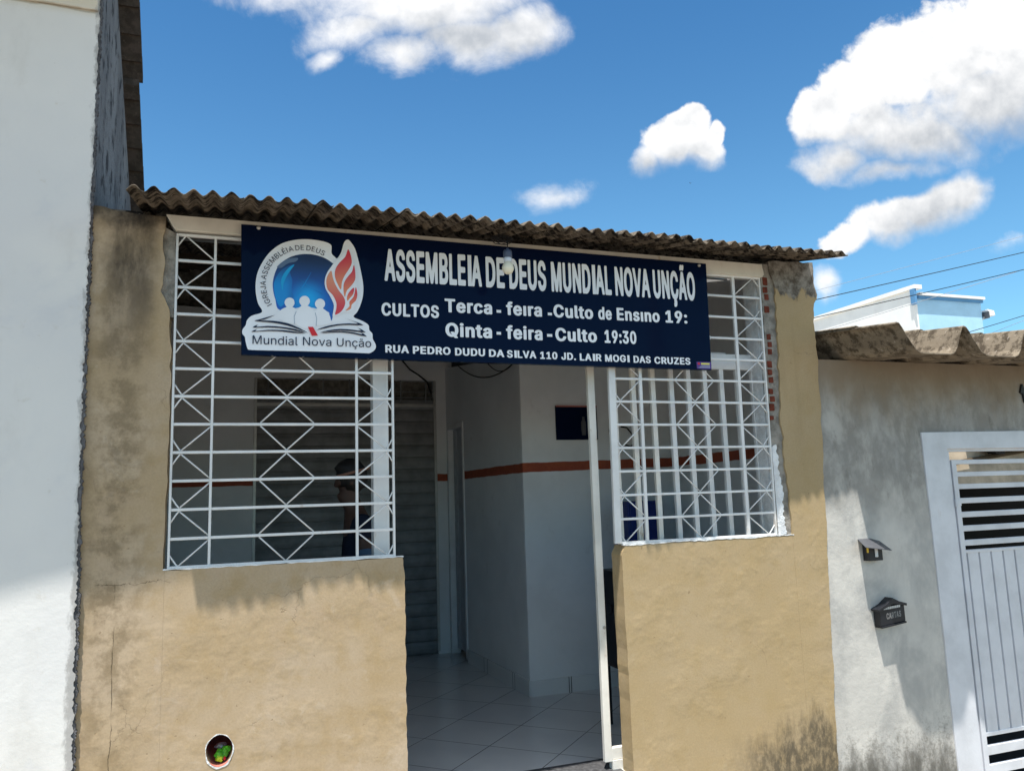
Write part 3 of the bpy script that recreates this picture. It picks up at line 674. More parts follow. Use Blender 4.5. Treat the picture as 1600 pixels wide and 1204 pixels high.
# ================================================================== sign
SY = -.05
SGN = thing('church_sign', 'long navy church sign with white lettering and globe and flame emblem, hung across the front', 'sign', (1.55, -.02, 2.45))
MB().prism([(.061, 2.458), (3.032, 2.445), (3.046, 3.179), (.050, 3.190)], SY, -.0135).build('board', 'navy', SGN, bev=.0015)
GLY = json.loads('''{"h":{"-":[[[57,82],[42,86],[37,94],[38,126],[49,133],[169,134],[181,132],[188,126],[188,94],[185,87],[177,83]]],".":[[[29,-11],[13,0],[6,14],[6,30],[13,42],[29,52],[49,55],[69,51],[82,42],[89,30],[90,18],[87,6],[80,-2],[69,-10],[57,-13]]],"0":[[[84,-12],[60,-2],[40,13],[27,29],[15,53],[9,77],[4,113],[9,177],[25,221],[36,237],[52,251],[68,261],[88,267],[112,270],[136,268],[160,260],[178,249],[197,229],[208,209],[217,181],[222,153],[222,113],[218,77],[202,33],[186,13],[172,1],[152,-9],[128,-15]],[[102,41],[116,37],[133,49],[145,73],[151,109],[151,149],[145,181],[134,205],[126,213],[116,218],[104,215],[90,201],[81,181],[76,149],[75,109],[79,81],[88,57]]],"1":[[[38,-12],[26,-10],[19,-4],[20,32],[34,39],[86,40],[86,188],[82,189],[51,168],[30,170],[23,180],[24,216],[87,264],[106,266],[150,264],[156,260],[158,252],[158,40],[198,39],[210,35],[215,28],[214,-4],[198,-12]]],"3":[[[78,-12],[46,-1],[23,17],[7,41],[2,69],[10,75],[18,78],[62,77],[74,69],[78,54],[86,44],[98,38],[114,37],[130,42],[140,53],[144,69],[143,85],[134,101],[122,109],[74,112],[59,121],[59,153],[111,213],[34,214],[23,217],[15,225],[15,257],[22,263],[34,266],[186,266],[198,264],[206,257],[206,228],[144,157],[182,139],[206,113],[216,81],[215,57],[210,41],[190,13],[158,-7],[118,-15]]],"9":[[[68,-12],[50,-8],[46,-4],[46,4],[102,84],[59,96],[41,108],[30,120],[20,136],[14,156],[12,176],[15,200],[22,220],[33,236],[64,259],[104,269],[144,266],[161,260],[180,248],[203,220],[214,184],[211,148],[189,100],[119,-4],[104,-12]],[[103,136],[116,134],[129,140],[139,152],[143,168],[143,184],[138,200],[129,212],[116,218],[104,216],[94,208],[83,184],[86,156],[93,144]]],":":[[[29,-11],[13,0],[6,14],[6,30],[13,42],[29,52],[49,55],[69,51],[82,42],[89,30],[90,18],[87,6],[80,-2],[69,-10],[57,-13]],[[33,125],[17,134],[7,146],[5,162],[9,174],[21,186],[37,192],[57,192],[74,186],[83,178],[90,166],[90,154],[86,142],[77,132],[64,126],[49,123]]],"A":[[[8,-12],[-8,-7],[-12,0],[-11,4],[81,256],[88,264],[96,266],[150,264],[158,256],[250,4],[250,-4],[236,-12],[188,-11],[179,-4],[156,57],[88,59],[82,56],[63,0],[57,-8],[44,-12]],[[103,112],[137,112],[120,160]]],"B":[[[30,-12],[15,-8],[10,0],[10,252],[12,260],[30,266],[130,266],[158,262],[182,252],[205,232],[214,216],[218,200],[219,180],[216,164],[207,148],[194,136],[194,132],[216,112],[227,88],[228,56],[218,28],[206,14],[193,4],[158,-9],[126,-12]],[[82,44],[86,41],[122,41],[146,45],[153,52],[157,64],[157,76],[152,88],[145,96],[134,102],[86,103],[82,100]],[[82,156],[122,155],[138,162],[145,172],[148,184],[147,196],[139,208],[126,213],[82,212]]],"C":[[[100,-12],[72,-2],[52,10],[33,29],[17,53],[7,77],[1,113],[1,141],[7,177],[16,201],[28,221],[44,238],[68,254],[92,264],[120,269],[148,269],[172,265],[204,252],[232,229],[249,201],[256,172],[249,165],[240,162],[196,163],[186,169],[176,193],[160,209],[136,216],[112,211],[90,193],[75,161],[72,117],[80,81],[98,53],[112,43],[128,39],[148,41],[164,49],[178,65],[186,85],[196,91],[236,92],[248,90],[256,81],[254,69],[247,49],[234,29],[218,13],[200,1],[176,-9],[152,-14],[120,-15]]],"D":[[[30,-12],[15,-8],[10,0],[10,252],[12,260],[30,266],[126,266],[158,261],[190,248],[210,233],[226,216],[241,188],[247,164],[251,128],[249,100],[241,68],[230,46],[216,28],[202,15],[162,-5],[122,-12]],[[82,44],[86,41],[114,41],[142,48],[162,64],[174,88],[180,128],[174,168],[158,196],[134,211],[110,214],[82,212]]],"E":[[[30,-12],[15,-8],[10,0],[10,252],[12,260],[30,266],[186,266],[198,264],[206,256],[206,228],[204,220],[198,216],[82,212],[83,156],[186,154],[198,144],[198,116],[195,108],[182,103],[86,102],[82,100],[82,44],[90,41],[198,39],[206,33],[208,28],[206,-4],[190,-12]]],"G":[[[100,-12],[72,-2],[52,10],[32,29],[16,53],[7,77],[1,113],[1,141],[7,177],[16,201],[28,221],[47,241],[68,255],[92,264],[120,269],[148,269],[172,265],[204,251],[231,229],[249,201],[257,173],[252,167],[240,162],[196,163],[186,169],[175,193],[156,210],[136,216],[112,211],[90,193],[75,161],[72,117],[80,81],[92,60],[110,45],[128,39],[152,41],[173,57],[186,85],[180,88],[136,88],[125,93],[121,101],[123,133],[140,140],[240,140],[253,137],[259,129],[259,89],[255,69],[248,49],[235,29],[220,13],[200,0],[180,-9],[156,-14],[124,-15]]],"I":[[[34,-12],[130,-12],[130,266],[34,266]]],"J":[[[65,-12],[33,1],[12,21],[-1,49],[-3,89],[5,96],[13,98],[61,96],[68,89],[70,61],[77,45],[89,37],[105,41],[112,53],[116,69],[116,257],[121,262],[133,266],[178,265],[185,261],[188,253],[188,73],[182,37],[165,11],[136,-7],[105,-15]]],"K":[[[30,-12],[15,-8],[10,0],[10,252],[12,260],[22,265],[34,266],[66,266],[80,260],[82,252],[82,180],[86,175],[170,264],[226,266],[238,263],[244,256],[241,248],[144,144],[243,4],[243,-4],[238,-9],[226,-12],[182,-12],[171,-8],[98,93],[94,93],[82,80],[81,-4],[66,-12]]],"L":[[[30,-12],[15,-8],[10,0],[10,256],[14,261],[26,266],[66,266],[78,262],[82,256],[82,44],[90,41],[190,39],[200,32],[201,0],[195,-8],[182,-12]]],"M":[[[30,-12],[15,-8],[10,0],[10,252],[12,260],[22,265],[38,266],[78,266],[93,260],[158,100],[221,260],[230,265],[246,266],[286,266],[302,260],[304,252],[302,-5],[290,-11],[254,-12],[242,-10],[233,-4],[230,99],[190,-4],[174,-12],[142,-12],[130,-9],[124,-4],[82,102],[80,-4],[66,-12]]],"N":[[[30,-12],[15,-8],[10,0],[10,252],[12,260],[22,265],[38,266],[74,266],[86,260],[178,115],[180,256],[186,263],[198,266],[234,266],[249,260],[252,252],[251,-4],[234,-12],[190,-12],[178,-8],[86,135],[82,128],[81,-4],[66,-12]]],"O":[[[100,-12],[72,-2],[52,10],[33,29],[16,54],[7,77],[1,113],[1,141],[7,177],[16,201],[29,221],[44,238],[68,254],[92,264],[120,269],[148,269],[172,265],[196,256],[216,243],[235,225],[251,201],[260,177],[266,141],[265,105],[260,77],[250,53],[238,33],[223,17],[200,1],[172,-11],[148,-15]],[[119,41],[144,40],[168,53],[185,77],[194,109],[194,149],[184,181],[165,205],[140,215],[116,213],[96,199],[79,173],[73,145],[73,109],[81,77],[98,53]]],"P":[[[30,-12],[15,-8],[10,0],[10,252],[12,260],[30,266],[130,266],[158,261],[181,252],[205,232],[221,200],[224,164],[213,128],[193,104],[164,88],[130,81],[83,80],[81,-4],[66,-12]],[[82,136],[90,133],[126,134],[143,144],[151,160],[152,180],[148,196],[139,208],[122,214],[82,212]]],"Q":[[[204,-36],[186,-32],[168,-11],[120,-15],[92,-10],[68,0],[50,12],[33,28],[11,64],[3,92],[0,128],[4,164],[11,188],[23,212],[36,230],[58,248],[80,260],[108,268],[132,270],[160,268],[184,261],[204,251],[224,236],[240,218],[255,192],[265,152],[265,100],[252,56],[226,16],[254,-24],[249,-32],[240,-35]],[[121,40],[131,40],[103,76],[104,84],[120,91],[160,91],[170,88],[184,74],[194,108],[194,148],[184,180],[166,204],[140,215],[116,213],[96,199],[79,172],[73,144],[73,108],[82,76],[99,52]]],"R":[[[30,-12],[15,-8],[10,0],[10,252],[12,260],[30,266],[130,266],[158,262],[182,252],[202,237],[214,220],[222,200],[225,176],[222,152],[214,132],[202,116],[181,100],[233,4],[233,-4],[226,-9],[214,-12],[174,-12],[162,-8],[110,85],[90,87],[82,84],[81,-4],[66,-12]],[[83,140],[126,140],[144,148],[150,160],[152,180],[149,196],[140,208],[122,214],[82,212]]],"S":[[[75,-13],[43,0],[18,20],[8,36],[2,52],[-1,68],[3,75],[19,80],[63,78],[71,72],[76,56],[83,46],[95,39],[111,37],[130,40],[143,48],[151,60],[152,76],[149,84],[138,92],[63,116],[27,137],[15,152],[8,168],[6,188],[9,208],[16,224],[29,240],[59,260],[103,269],[151,265],[179,254],[203,234],[217,208],[220,192],[218,184],[203,177],[159,178],[151,184],[146,200],[139,208],[127,215],[111,217],[95,214],[86,208],[79,196],[79,180],[84,172],[95,164],[171,140],[203,120],[216,104],[222,88],[224,68],[221,48],[214,32],[202,16],[188,4],[167,-7],[123,-16]]],"T":[[[100,-12],[84,-9],[76,0],[76,212],[4,216],[-4,224],[-4,256],[4,264],[16,266],[208,266],[220,264],[228,256],[228,224],[224,218],[212,214],[148,212],[148,0],[144,-7],[136,-11]]],"U":[[[94,-12],[66,-2],[42,14],[24,36],[13,60],[10,88],[10,252],[12,260],[26,266],[62,266],[74,264],[82,256],[83,76],[90,60],[100,48],[114,40],[130,38],[146,40],[159,48],[169,60],[175,76],[176,256],[182,263],[194,266],[230,266],[242,263],[246,260],[249,252],[249,88],[245,60],[237,40],[214,11],[179,-8],[142,-16]]],"V":[[[104,-12],[92,-10],[83,-4],[-12,256],[-4,264],[8,266],[44,266],[60,260],[120,93],[180,260],[196,266],[232,266],[244,264],[249,260],[251,252],[158,-4],[144,-12]]],"Z":[[[24,-12],[12,-11],[2,-4],[2,28],[129,212],[9,216],[0,224],[3,260],[20,266],[200,266],[212,263],[218,256],[218,228],[92,44],[96,41],[208,39],[219,32],[219,-4],[212,-9],[200,-12]]],"a":[[[51,-13],[23,0],[2,24],[-5,52],[0,80],[15,99],[39,112],[115,126],[118,128],[116,140],[107,152],[91,153],[79,147],[63,128],[47,125],[7,137],[1,144],[4,156],[15,172],[27,183],[63,200],[107,204],[147,194],[172,176],[186,148],[188,124],[187,-4],[171,-12],[135,-12],[123,-8],[87,-16]],[[77,36],[95,36],[108,44],[117,60],[118,72],[115,75],[83,71],[69,64],[66,48],[70,40]]],"c":[[[73,-12],[51,-4],[33,8],[18,24],[8,40],[0,64],[-3,84],[-2,112],[2,132],[21,168],[37,183],[53,193],[93,204],[117,204],[141,199],[164,188],[181,174],[194,156],[200,136],[190,128],[149,119],[135,124],[125,142],[113,151],[101,153],[89,148],[76,132],[70,112],[69,84],[74,60],[85,43],[101,35],[119,40],[127,48],[134,64],[149,70],[195,60],[201,52],[200,44],[183,16],[153,-6],[113,-16]]],"d":[[[69,-12],[48,-4],[29,9],[17,24],[4,48],[-2,76],[-3,104],[0,124],[7,148],[26,176],[57,197],[93,204],[135,200],[136,256],[141,263],[153,266],[198,264],[204,260],[206,252],[205,-4],[189,-12],[153,-12],[141,-8],[105,-16]],[[97,36],[113,38],[124,48],[131,64],[136,88],[135,112],[129,132],[117,148],[105,153],[93,151],[80,140],[72,124],[68,100],[70,76],[76,56],[85,43]]],"e":[[[73,-12],[51,-4],[33,8],[18,24],[8,40],[0,64],[-3,84],[-2,112],[2,132],[21,168],[37,184],[53,194],[93,204],[117,203],[137,199],[169,183],[192,156],[204,120],[204,80],[189,73],[73,73],[70,72],[73,60],[84,44],[101,35],[121,39],[137,60],[149,65],[193,56],[199,52],[202,44],[196,28],[185,14],[169,1],[153,-7],[113,-16]],[[71,124],[132,124],[121,145],[113,151],[101,153],[93,151],[82,144]]],"f":[[[43,-12],[27,-9],[20,0],[20,148],[15,151],[-5,153],[-16,160],[-16,192],[-7,200],[20,204],[21,224],[25,240],[36,256],[51,267],[87,277],[127,272],[137,268],[141,260],[131,229],[119,223],[95,224],[91,216],[91,203],[119,201],[131,196],[134,188],[134,164],[131,158],[123,153],[95,151],[91,148],[90,-4],[75,-12]]],"h":[[[26,-12],[11,-8],[6,0],[6,256],[10,261],[22,266],[62,266],[70,263],[77,256],[78,199],[114,204],[146,199],[174,184],[189,164],[198,128],[199,0],[193,-8],[182,-12],[142,-11],[129,-4],[127,128],[117,148],[102,152],[87,144],[78,124],[76,-4],[62,-12]]],"i":[[[29,-12],[13,-9],[6,0],[7,192],[13,198],[21,201],[61,201],[74,196],[77,188],[77,0],[73,-7],[65,-11]],[[29,211],[11,220],[2,232],[1,248],[8,260],[21,269],[37,274],[57,272],[72,264],[79,256],[83,244],[81,232],[77,224],[57,211]]],"l":[[[42,-9],[26,-2],[17,7],[10,19],[7,35],[6,255],[12,263],[22,266],[62,266],[71,263],[77,255],[77,43],[78,38],[90,39],[102,33],[110,3],[106,-6],[90,-11],[66,-13]]],"n":[[[26,-12],[11,-8],[6,0],[6,188],[9,196],[22,201],[58,202],[74,196],[94,202],[122,204],[146,199],[169,188],[189,164],[198,136],[197,-4],[190,-10],[178,-12],[142,-11],[129,-4],[127,128],[117,148],[102,152],[87,144],[78,124],[76,-4],[62,-12]]],"o":[[[73,-12],[51,-4],[33,8],[18,24],[8,40],[0,64],[-3,84],[-2,112],[2,132],[21,168],[37,183],[53,193],[93,204],[137,200],[157,192],[173,181],[189,165],[199,148],[207,124],[210,104],[209,76],[205,56],[186,20],[157,-4],[117,-15]],[[98,36],[113,37],[127,48],[135,64],[139,88],[138,112],[132,132],[119,148],[105,153],[93,151],[81,140],[73,124],[68,100],[70,76],[76,56],[85,43]]],"q":[[[157,-83],[145,-82],[136,-75],[135,-11],[89,-16],[54,-7],[35,5],[22,17],[4,49],[-1,73],[-3,97],[0,125],[6,145],[17,165],[29,179],[48,193],[65,199],[97,204],[121,202],[137,197],[153,201],[189,202],[201,197],[205,193],[206,-71],[201,-79],[193,-83]],[[95,37],[109,36],[121,45],[130,61],[135,85],[135,113],[129,133],[117,148],[105,153],[93,151],[81,141],[73,125],[69,105],[69,81],[74,61],[84,45]]],"r":[[[26,-12],[11,-8],[6,0],[7,192],[14,199],[22,201],[58,202],[70,198],[98,204],[134,201],[142,192],[140,156],[126,149],[94,149],[83,140],[78,129],[76,-4],[62,-12]]],"s":[[[58,-12],[34,-3],[15,12],[2,32],[-2,48],[-1,52],[10,58],[42,65],[54,65],[64,60],[75,40],[82,36],[94,35],[110,42],[114,48],[113,56],[106,64],[50,79],[21,96],[11,108],[5,124],[4,140],[7,156],[23,180],[54,198],[94,204],[134,198],[153,188],[167,176],[180,152],[180,140],[170,134],[130,127],[117,132],[104,152],[94,154],[78,148],[75,136],[82,127],[142,110],[170,92],[179,80],[185,64],[185,48],[182,32],[165,8],[134,-9],[98,-16]]],"t":[[[55,-10],[32,2],[17,22],[12,46],[12,150],[-9,154],[-17,162],[-15,194],[-5,201],[12,202],[13,238],[19,244],[27,247],[63,248],[75,245],[83,238],[83,202],[111,200],[119,195],[122,190],[120,158],[107,152],[83,150],[83,50],[85,38],[107,38],[119,31],[126,-2],[119,-8],[99,-13],[75,-14]]],"u":[[[62,-11],[42,-3],[27,9],[16,25],[10,41],[6,69],[7,193],[14,199],[26,202],[62,201],[76,193],[78,61],[82,49],[88,41],[102,37],[118,45],[127,65],[129,193],[134,198],[146,202],[182,201],[194,197],[199,189],[198,-3],[190,-10],[182,-12],[146,-12],[130,-7],[98,-14]]],"Ã":[[[8,-12],[-8,-7],[-12,0],[-11,4],[81,256],[88,264],[96,266],[150,264],[158,256],[250,4],[250,-4],[236,-12],[188,-11],[179,-4],[156,57],[88,59],[82,56],[63,0],[57,-8],[44,-12]],[[103,112],[137,112],[120,160]],[[140,276],[112,283],[96,277],[60,278],[50,288],[54,308],[68,328],[88,335],[108,335],[128,329],[144,335],[180,333],[189,324],[187,308],[180,292],[164,280]]],"Ç":[[[116,-85],[100,-82],[94,-73],[94,-53],[106,-41],[100,-33],[103,-13],[72,-2],[51,11],[31,31],[15,55],[2,99],[1,143],[6,175],[15,199],[27,219],[46,239],[69,255],[92,264],[120,269],[148,269],[188,260],[222,239],[246,207],[254,187],[256,171],[248,164],[240,162],[196,163],[185,171],[179,187],[171,199],[156,211],[132,216],[108,209],[86,187],[74,155],[73,107],[84,71],[106,47],[120,40],[136,39],[152,42],[167,51],[179,67],[185,83],[195,91],[244,91],[253,87],[256,79],[246,47],[229,23],[204,3],[177,-9],[177,-13],[189,-25],[193,-37],[193,-53],[185,-69],[160,-82]]],"ı":[[[26,-12],[11,-8],[6,0],[7,192],[14,199],[22,201],[62,201],[74,196],[77,188],[77,0],[72,-8],[62,-12]]]},"l":{"A":[[[8,0],[100,252],[104,254],[136,254],[230,4],[228,0],[200,0],[196,4],[172,71],[68,71],[44,4],[40,0]],[[78,100],[162,100],[120,225]]],"B":[[[34,0],[30,0],[30,4],[30,252],[34,254],[130,254],[150,251],[166,244],[182,232],[191,220],[198,200],[199,180],[195,164],[188,152],[178,143],[157,132],[186,120],[204,96],[209,64],[201,36],[182,15],[154,3],[126,0]],[[62,32],[66,29],[130,29],[158,35],[169,44],[176,56],[178,72],[173,88],[162,103],[142,113],[66,115],[62,112]],[[63,144],[126,143],[150,152],[162,164],[167,176],[168,192],[162,208],[150,219],[134,225],[63,224]]],"D":[[[34,0],[30,0],[30,4],[30,252],[34,254],[126,254],[156,248],[178,238],[194,226],[210,207],[220,188],[227,164],[230,140],[229,104],[225,80],[213,52],[186,22],[154,6],[122,0]],[[62,32],[66,29],[106,29],[142,33],[170,48],[188,72],[195,92],[199,116],[195,164],[180,196],[154,217],[122,225],[63,224]]],"E":[[[34,0],[30,0],[30,4],[30,252],[34,254],[186,252],[186,228],[182,226],[63,224],[63,144],[174,143],[178,140],[178,120],[174,114],[66,114],[62,112],[62,64],[62,32],[66,29],[186,29],[186,0]]],"G":[[[104,0],[84,7],[64,20],[48,37],[35,57],[26,81],[21,105],[21,141],[24,165],[31,189],[41,209],[56,227],[72,240],[92,251],[112,256],[156,255],[184,246],[208,229],[227,205],[237,177],[232,174],[204,175],[196,193],[184,208],[172,218],[156,225],[124,227],[92,217],[68,192],[54,157],[53,109],[63,73],[84,45],[112,29],[148,27],[176,38],[197,61],[204,77],[207,97],[204,100],[144,100],[141,105],[141,125],[148,128],[236,128],[239,125],[239,101],[236,73],[229,53],[220,37],[204,20],[188,9],[172,2],[148,-3]]],"I":[[[30,0],[63,0],[63,254],[30,254]]],"J":[[[69,0],[45,11],[28,29],[19,53],[17,85],[49,85],[53,49],[61,37],[73,29],[101,26],[113,29],[125,38],[133,53],[136,69],[136,253],[165,254],[168,249],[168,73],[163,41],[147,17],[125,2],[93,-3]]],"L":[[[34,0],[30,0],[30,4],[30,252],[34,254],[58,254],[62,252],[62,32],[66,29],[178,29],[181,24],[181,4],[178,0]]],"M":[[[34,0],[30,0],[30,4],[30,252],[34,254],[74,254],[77,252],[158,38],[176,92],[237,252],[242,254],[282,254],[282,0],[254,0],[252,4],[253,200],[251,208],[172,4],[170,0],[146,0],[142,3],[86,144],[62,211],[61,4],[58,0]]],"N":[[[34,0],[30,0],[30,4],[30,252],[34,254],[66,254],[69,252],[198,45],[200,52],[199,252],[202,254],[230,254],[230,0],[194,0],[191,4],[62,211],[62,0]]],"R":[[[34,0],[30,0],[30,4],[30,252],[34,254],[126,254],[146,252],[166,245],[184,232],[195,216],[203,192],[204,168],[200,148],[190,128],[174,113],[155,104],[212,4],[210,0],[178,0],[174,4],[122,99],[66,99],[62,96],[62,0]],[[63,128],[130,128],[146,132],[158,139],[168,152],[172,172],[171,192],[163,208],[150,219],[134,225],[63,224]]],"S":[[[79,-1],[55,9],[37,24],[25,44],[19,68],[51,68],[59,48],[71,35],[91,27],[119,25],[143,30],[163,44],[171,60],[171,80],[164,92],[151,101],[75,125],[44,144],[34,156],[28,172],[28,204],[43,231],[71,250],[107,258],[143,254],[163,246],[183,231],[196,212],[199,190],[171,189],[162,208],[150,220],[131,227],[107,229],[83,224],[67,212],[58,196],[58,180],[65,168],[79,157],[155,132],[183,116],[195,102],[202,88],[204,72],[202,52],[187,24],[159,4],[123,-4]]],"U":[[[98,0],[78,7],[58,21],[42,40],[34,60],[30,88],[30,252],[34,254],[58,254],[62,252],[62,88],[67,64],[76,48],[90,36],[110,28],[130,26],[150,28],[169,36],[182,48],[192,64],[196,88],[196,252],[226,254],[229,252],[228,84],[220,48],[202,22],[174,4],[138,-4]]],"a":[[[55,-1],[33,12],[19,32],[15,60],[21,80],[32,92],[51,102],[131,117],[137,124],[137,140],[127,156],[115,163],[103,165],[87,165],[72,160],[47,138],[21,148],[38,172],[63,187],[99,192],[131,186],[155,169],[167,144],[167,1],[139,1],[138,20],[135,24],[123,10],[103,-1],[79,-4]],[[74,24],[103,25],[127,40],[137,60],[137,92],[75,82],[59,76],[51,69],[46,56],[49,40],[59,29]]],"d":[[[73,0],[57,7],[42,20],[24,52],[18,76],[17,104],[26,144],[35,160],[50,176],[69,187],[89,192],[109,192],[125,187],[141,176],[153,160],[155,252],[161,254],[185,253],[185,0],[157,0],[156,24],[153,29],[140,12],[121,0],[97,-4]],[[95,24],[117,25],[136,36],[149,56],[155,80],[155,112],[146,140],[129,158],[109,164],[85,162],[68,152],[55,132],[49,108],[50,76],[59,48],[74,32]]],"i":[[[29,0],[26,4],[27,188],[53,190],[57,188],[57,0]],[[33,223],[21,236],[24,252],[37,261],[53,259],[62,248],[61,232],[49,222]]],"l":[[[50,2],[33,15],[27,35],[26,251],[30,254],[54,254],[57,251],[58,39],[62,29],[82,27],[86,23],[90,3],[70,-1]]],"n":[[[30,0],[26,0],[26,188],[54,190],[58,160],[74,180],[94,190],[126,191],[150,183],[168,164],[178,136],[178,0],[150,0],[148,4],[147,132],[142,144],[132,156],[122,162],[106,164],[90,163],[78,157],[62,140],[57,116],[57,4],[54,0]]],"o":[[[77,0],[59,8],[45,19],[26,48],[17,84],[21,128],[37,160],[61,181],[93,192],[129,189],[160,172],[180,144],[190,104],[186,60],[171,28],[145,6],[113,-4]],[[95,24],[121,26],[138,36],[152,56],[159,84],[158,112],[148,140],[133,157],[109,165],[85,162],[69,152],[55,132],[49,104],[50,76],[59,48],[74,32]]],"u":[[[70,0],[54,7],[43,17],[29,45],[26,69],[26,189],[54,190],[57,185],[57,69],[61,49],[69,37],[78,30],[102,25],[126,32],[142,50],[148,73],[148,185],[150,190],[178,190],[179,1],[150,0],[146,29],[134,13],[115,1],[94,-2]]],"v":[[[85,0],[81,1],[10,188],[43,188],[97,31],[152,188],[185,189],[113,0]]],"É":[[[34,0],[30,0],[30,4],[30,252],[34,254],[186,252],[186,228],[182,226],[63,224],[63,144],[174,143],[178,140],[178,120],[174,114],[66,114],[62,112],[62,64],[62,32],[66,29],[186,29],[186,0]],[[98,279],[98,284],[119,328],[152,328],[122,281]]],"ã":[[[55,-1],[33,12],[19,32],[15,60],[21,80],[32,92],[51,102],[131,117],[137,124],[137,140],[127,156],[115,163],[103,165],[87,165],[72,160],[47,138],[21,148],[38,172],[63,187],[99,192],[131,186],[155,169],[167,144],[167,1],[139,1],[138,20],[135,24],[123,10],[103,-1],[79,-4]],[[74,24],[103,25],[127,40],[137,60],[137,92],[75,82],[59,76],[51,69],[46,56],[49,40],[59,29]],[[111,224],[75,237],[71,236],[63,224],[47,224],[45,228],[51,248],[63,258],[79,259],[115,245],[120,248],[123,257],[139,258],[143,257],[143,252],[136,232],[127,225]]],"ç":[[[85,-71],[85,-55],[117,-51],[121,-47],[121,-39],[113,-32],[93,-31],[93,-4],[73,1],[58,9],[34,33],[19,69],[18,113],[28,145],[49,173],[77,188],[113,192],[137,186],[154,177],[170,161],[180,141],[153,131],[137,154],[113,164],[93,164],[75,157],[60,141],[50,113],[49,81],[57,53],[65,40],[77,30],[101,23],[117,25],[133,31],[143,41],[153,58],[177,52],[181,49],[171,29],[156,13],[137,2],[113,-4],[113,-14],[132,-19],[141,-28],[144,-43],[140,-59],[133,-65],[121,-70]]]},"adv":{"-":0.4531,".":0.1878,"0":0.4531,"1":0.4531,"3":0.4531,"9":0.4531,":":0.1878,"A":0.4797,"B":0.4561,"C":0.5101,"D":0.5022,"E":0.4186,"G":0.5203,"I":0.235,"J":0.3964,"K":0.4667,"L":0.393,"M":0.6282,"N":0.5234,"O":0.5333,"P":0.4445,"Q":0.5333,"R":0.449,"S":0.4466,"T":0.4486,"U":0.5172,"V":0.4797,"Z":0.4384,"a":0.3892,"c":0.3957,"d":0.4244,"e":0.4039,"f":0.2537,"h":0.41,"i":0.1666,"l":0.1891,"n":0.4097,"o":0.4152,"q":0.4244,"r":0.2591,"s":0.365,"t":0.2274,"u":0.41,"v":0.3892,"Ã":0.4797,"Ç":0.5101,"É":0.4186,"ã":0.3892,"ç":0.3957,"ı":0.1666," ":0.1878}}''')
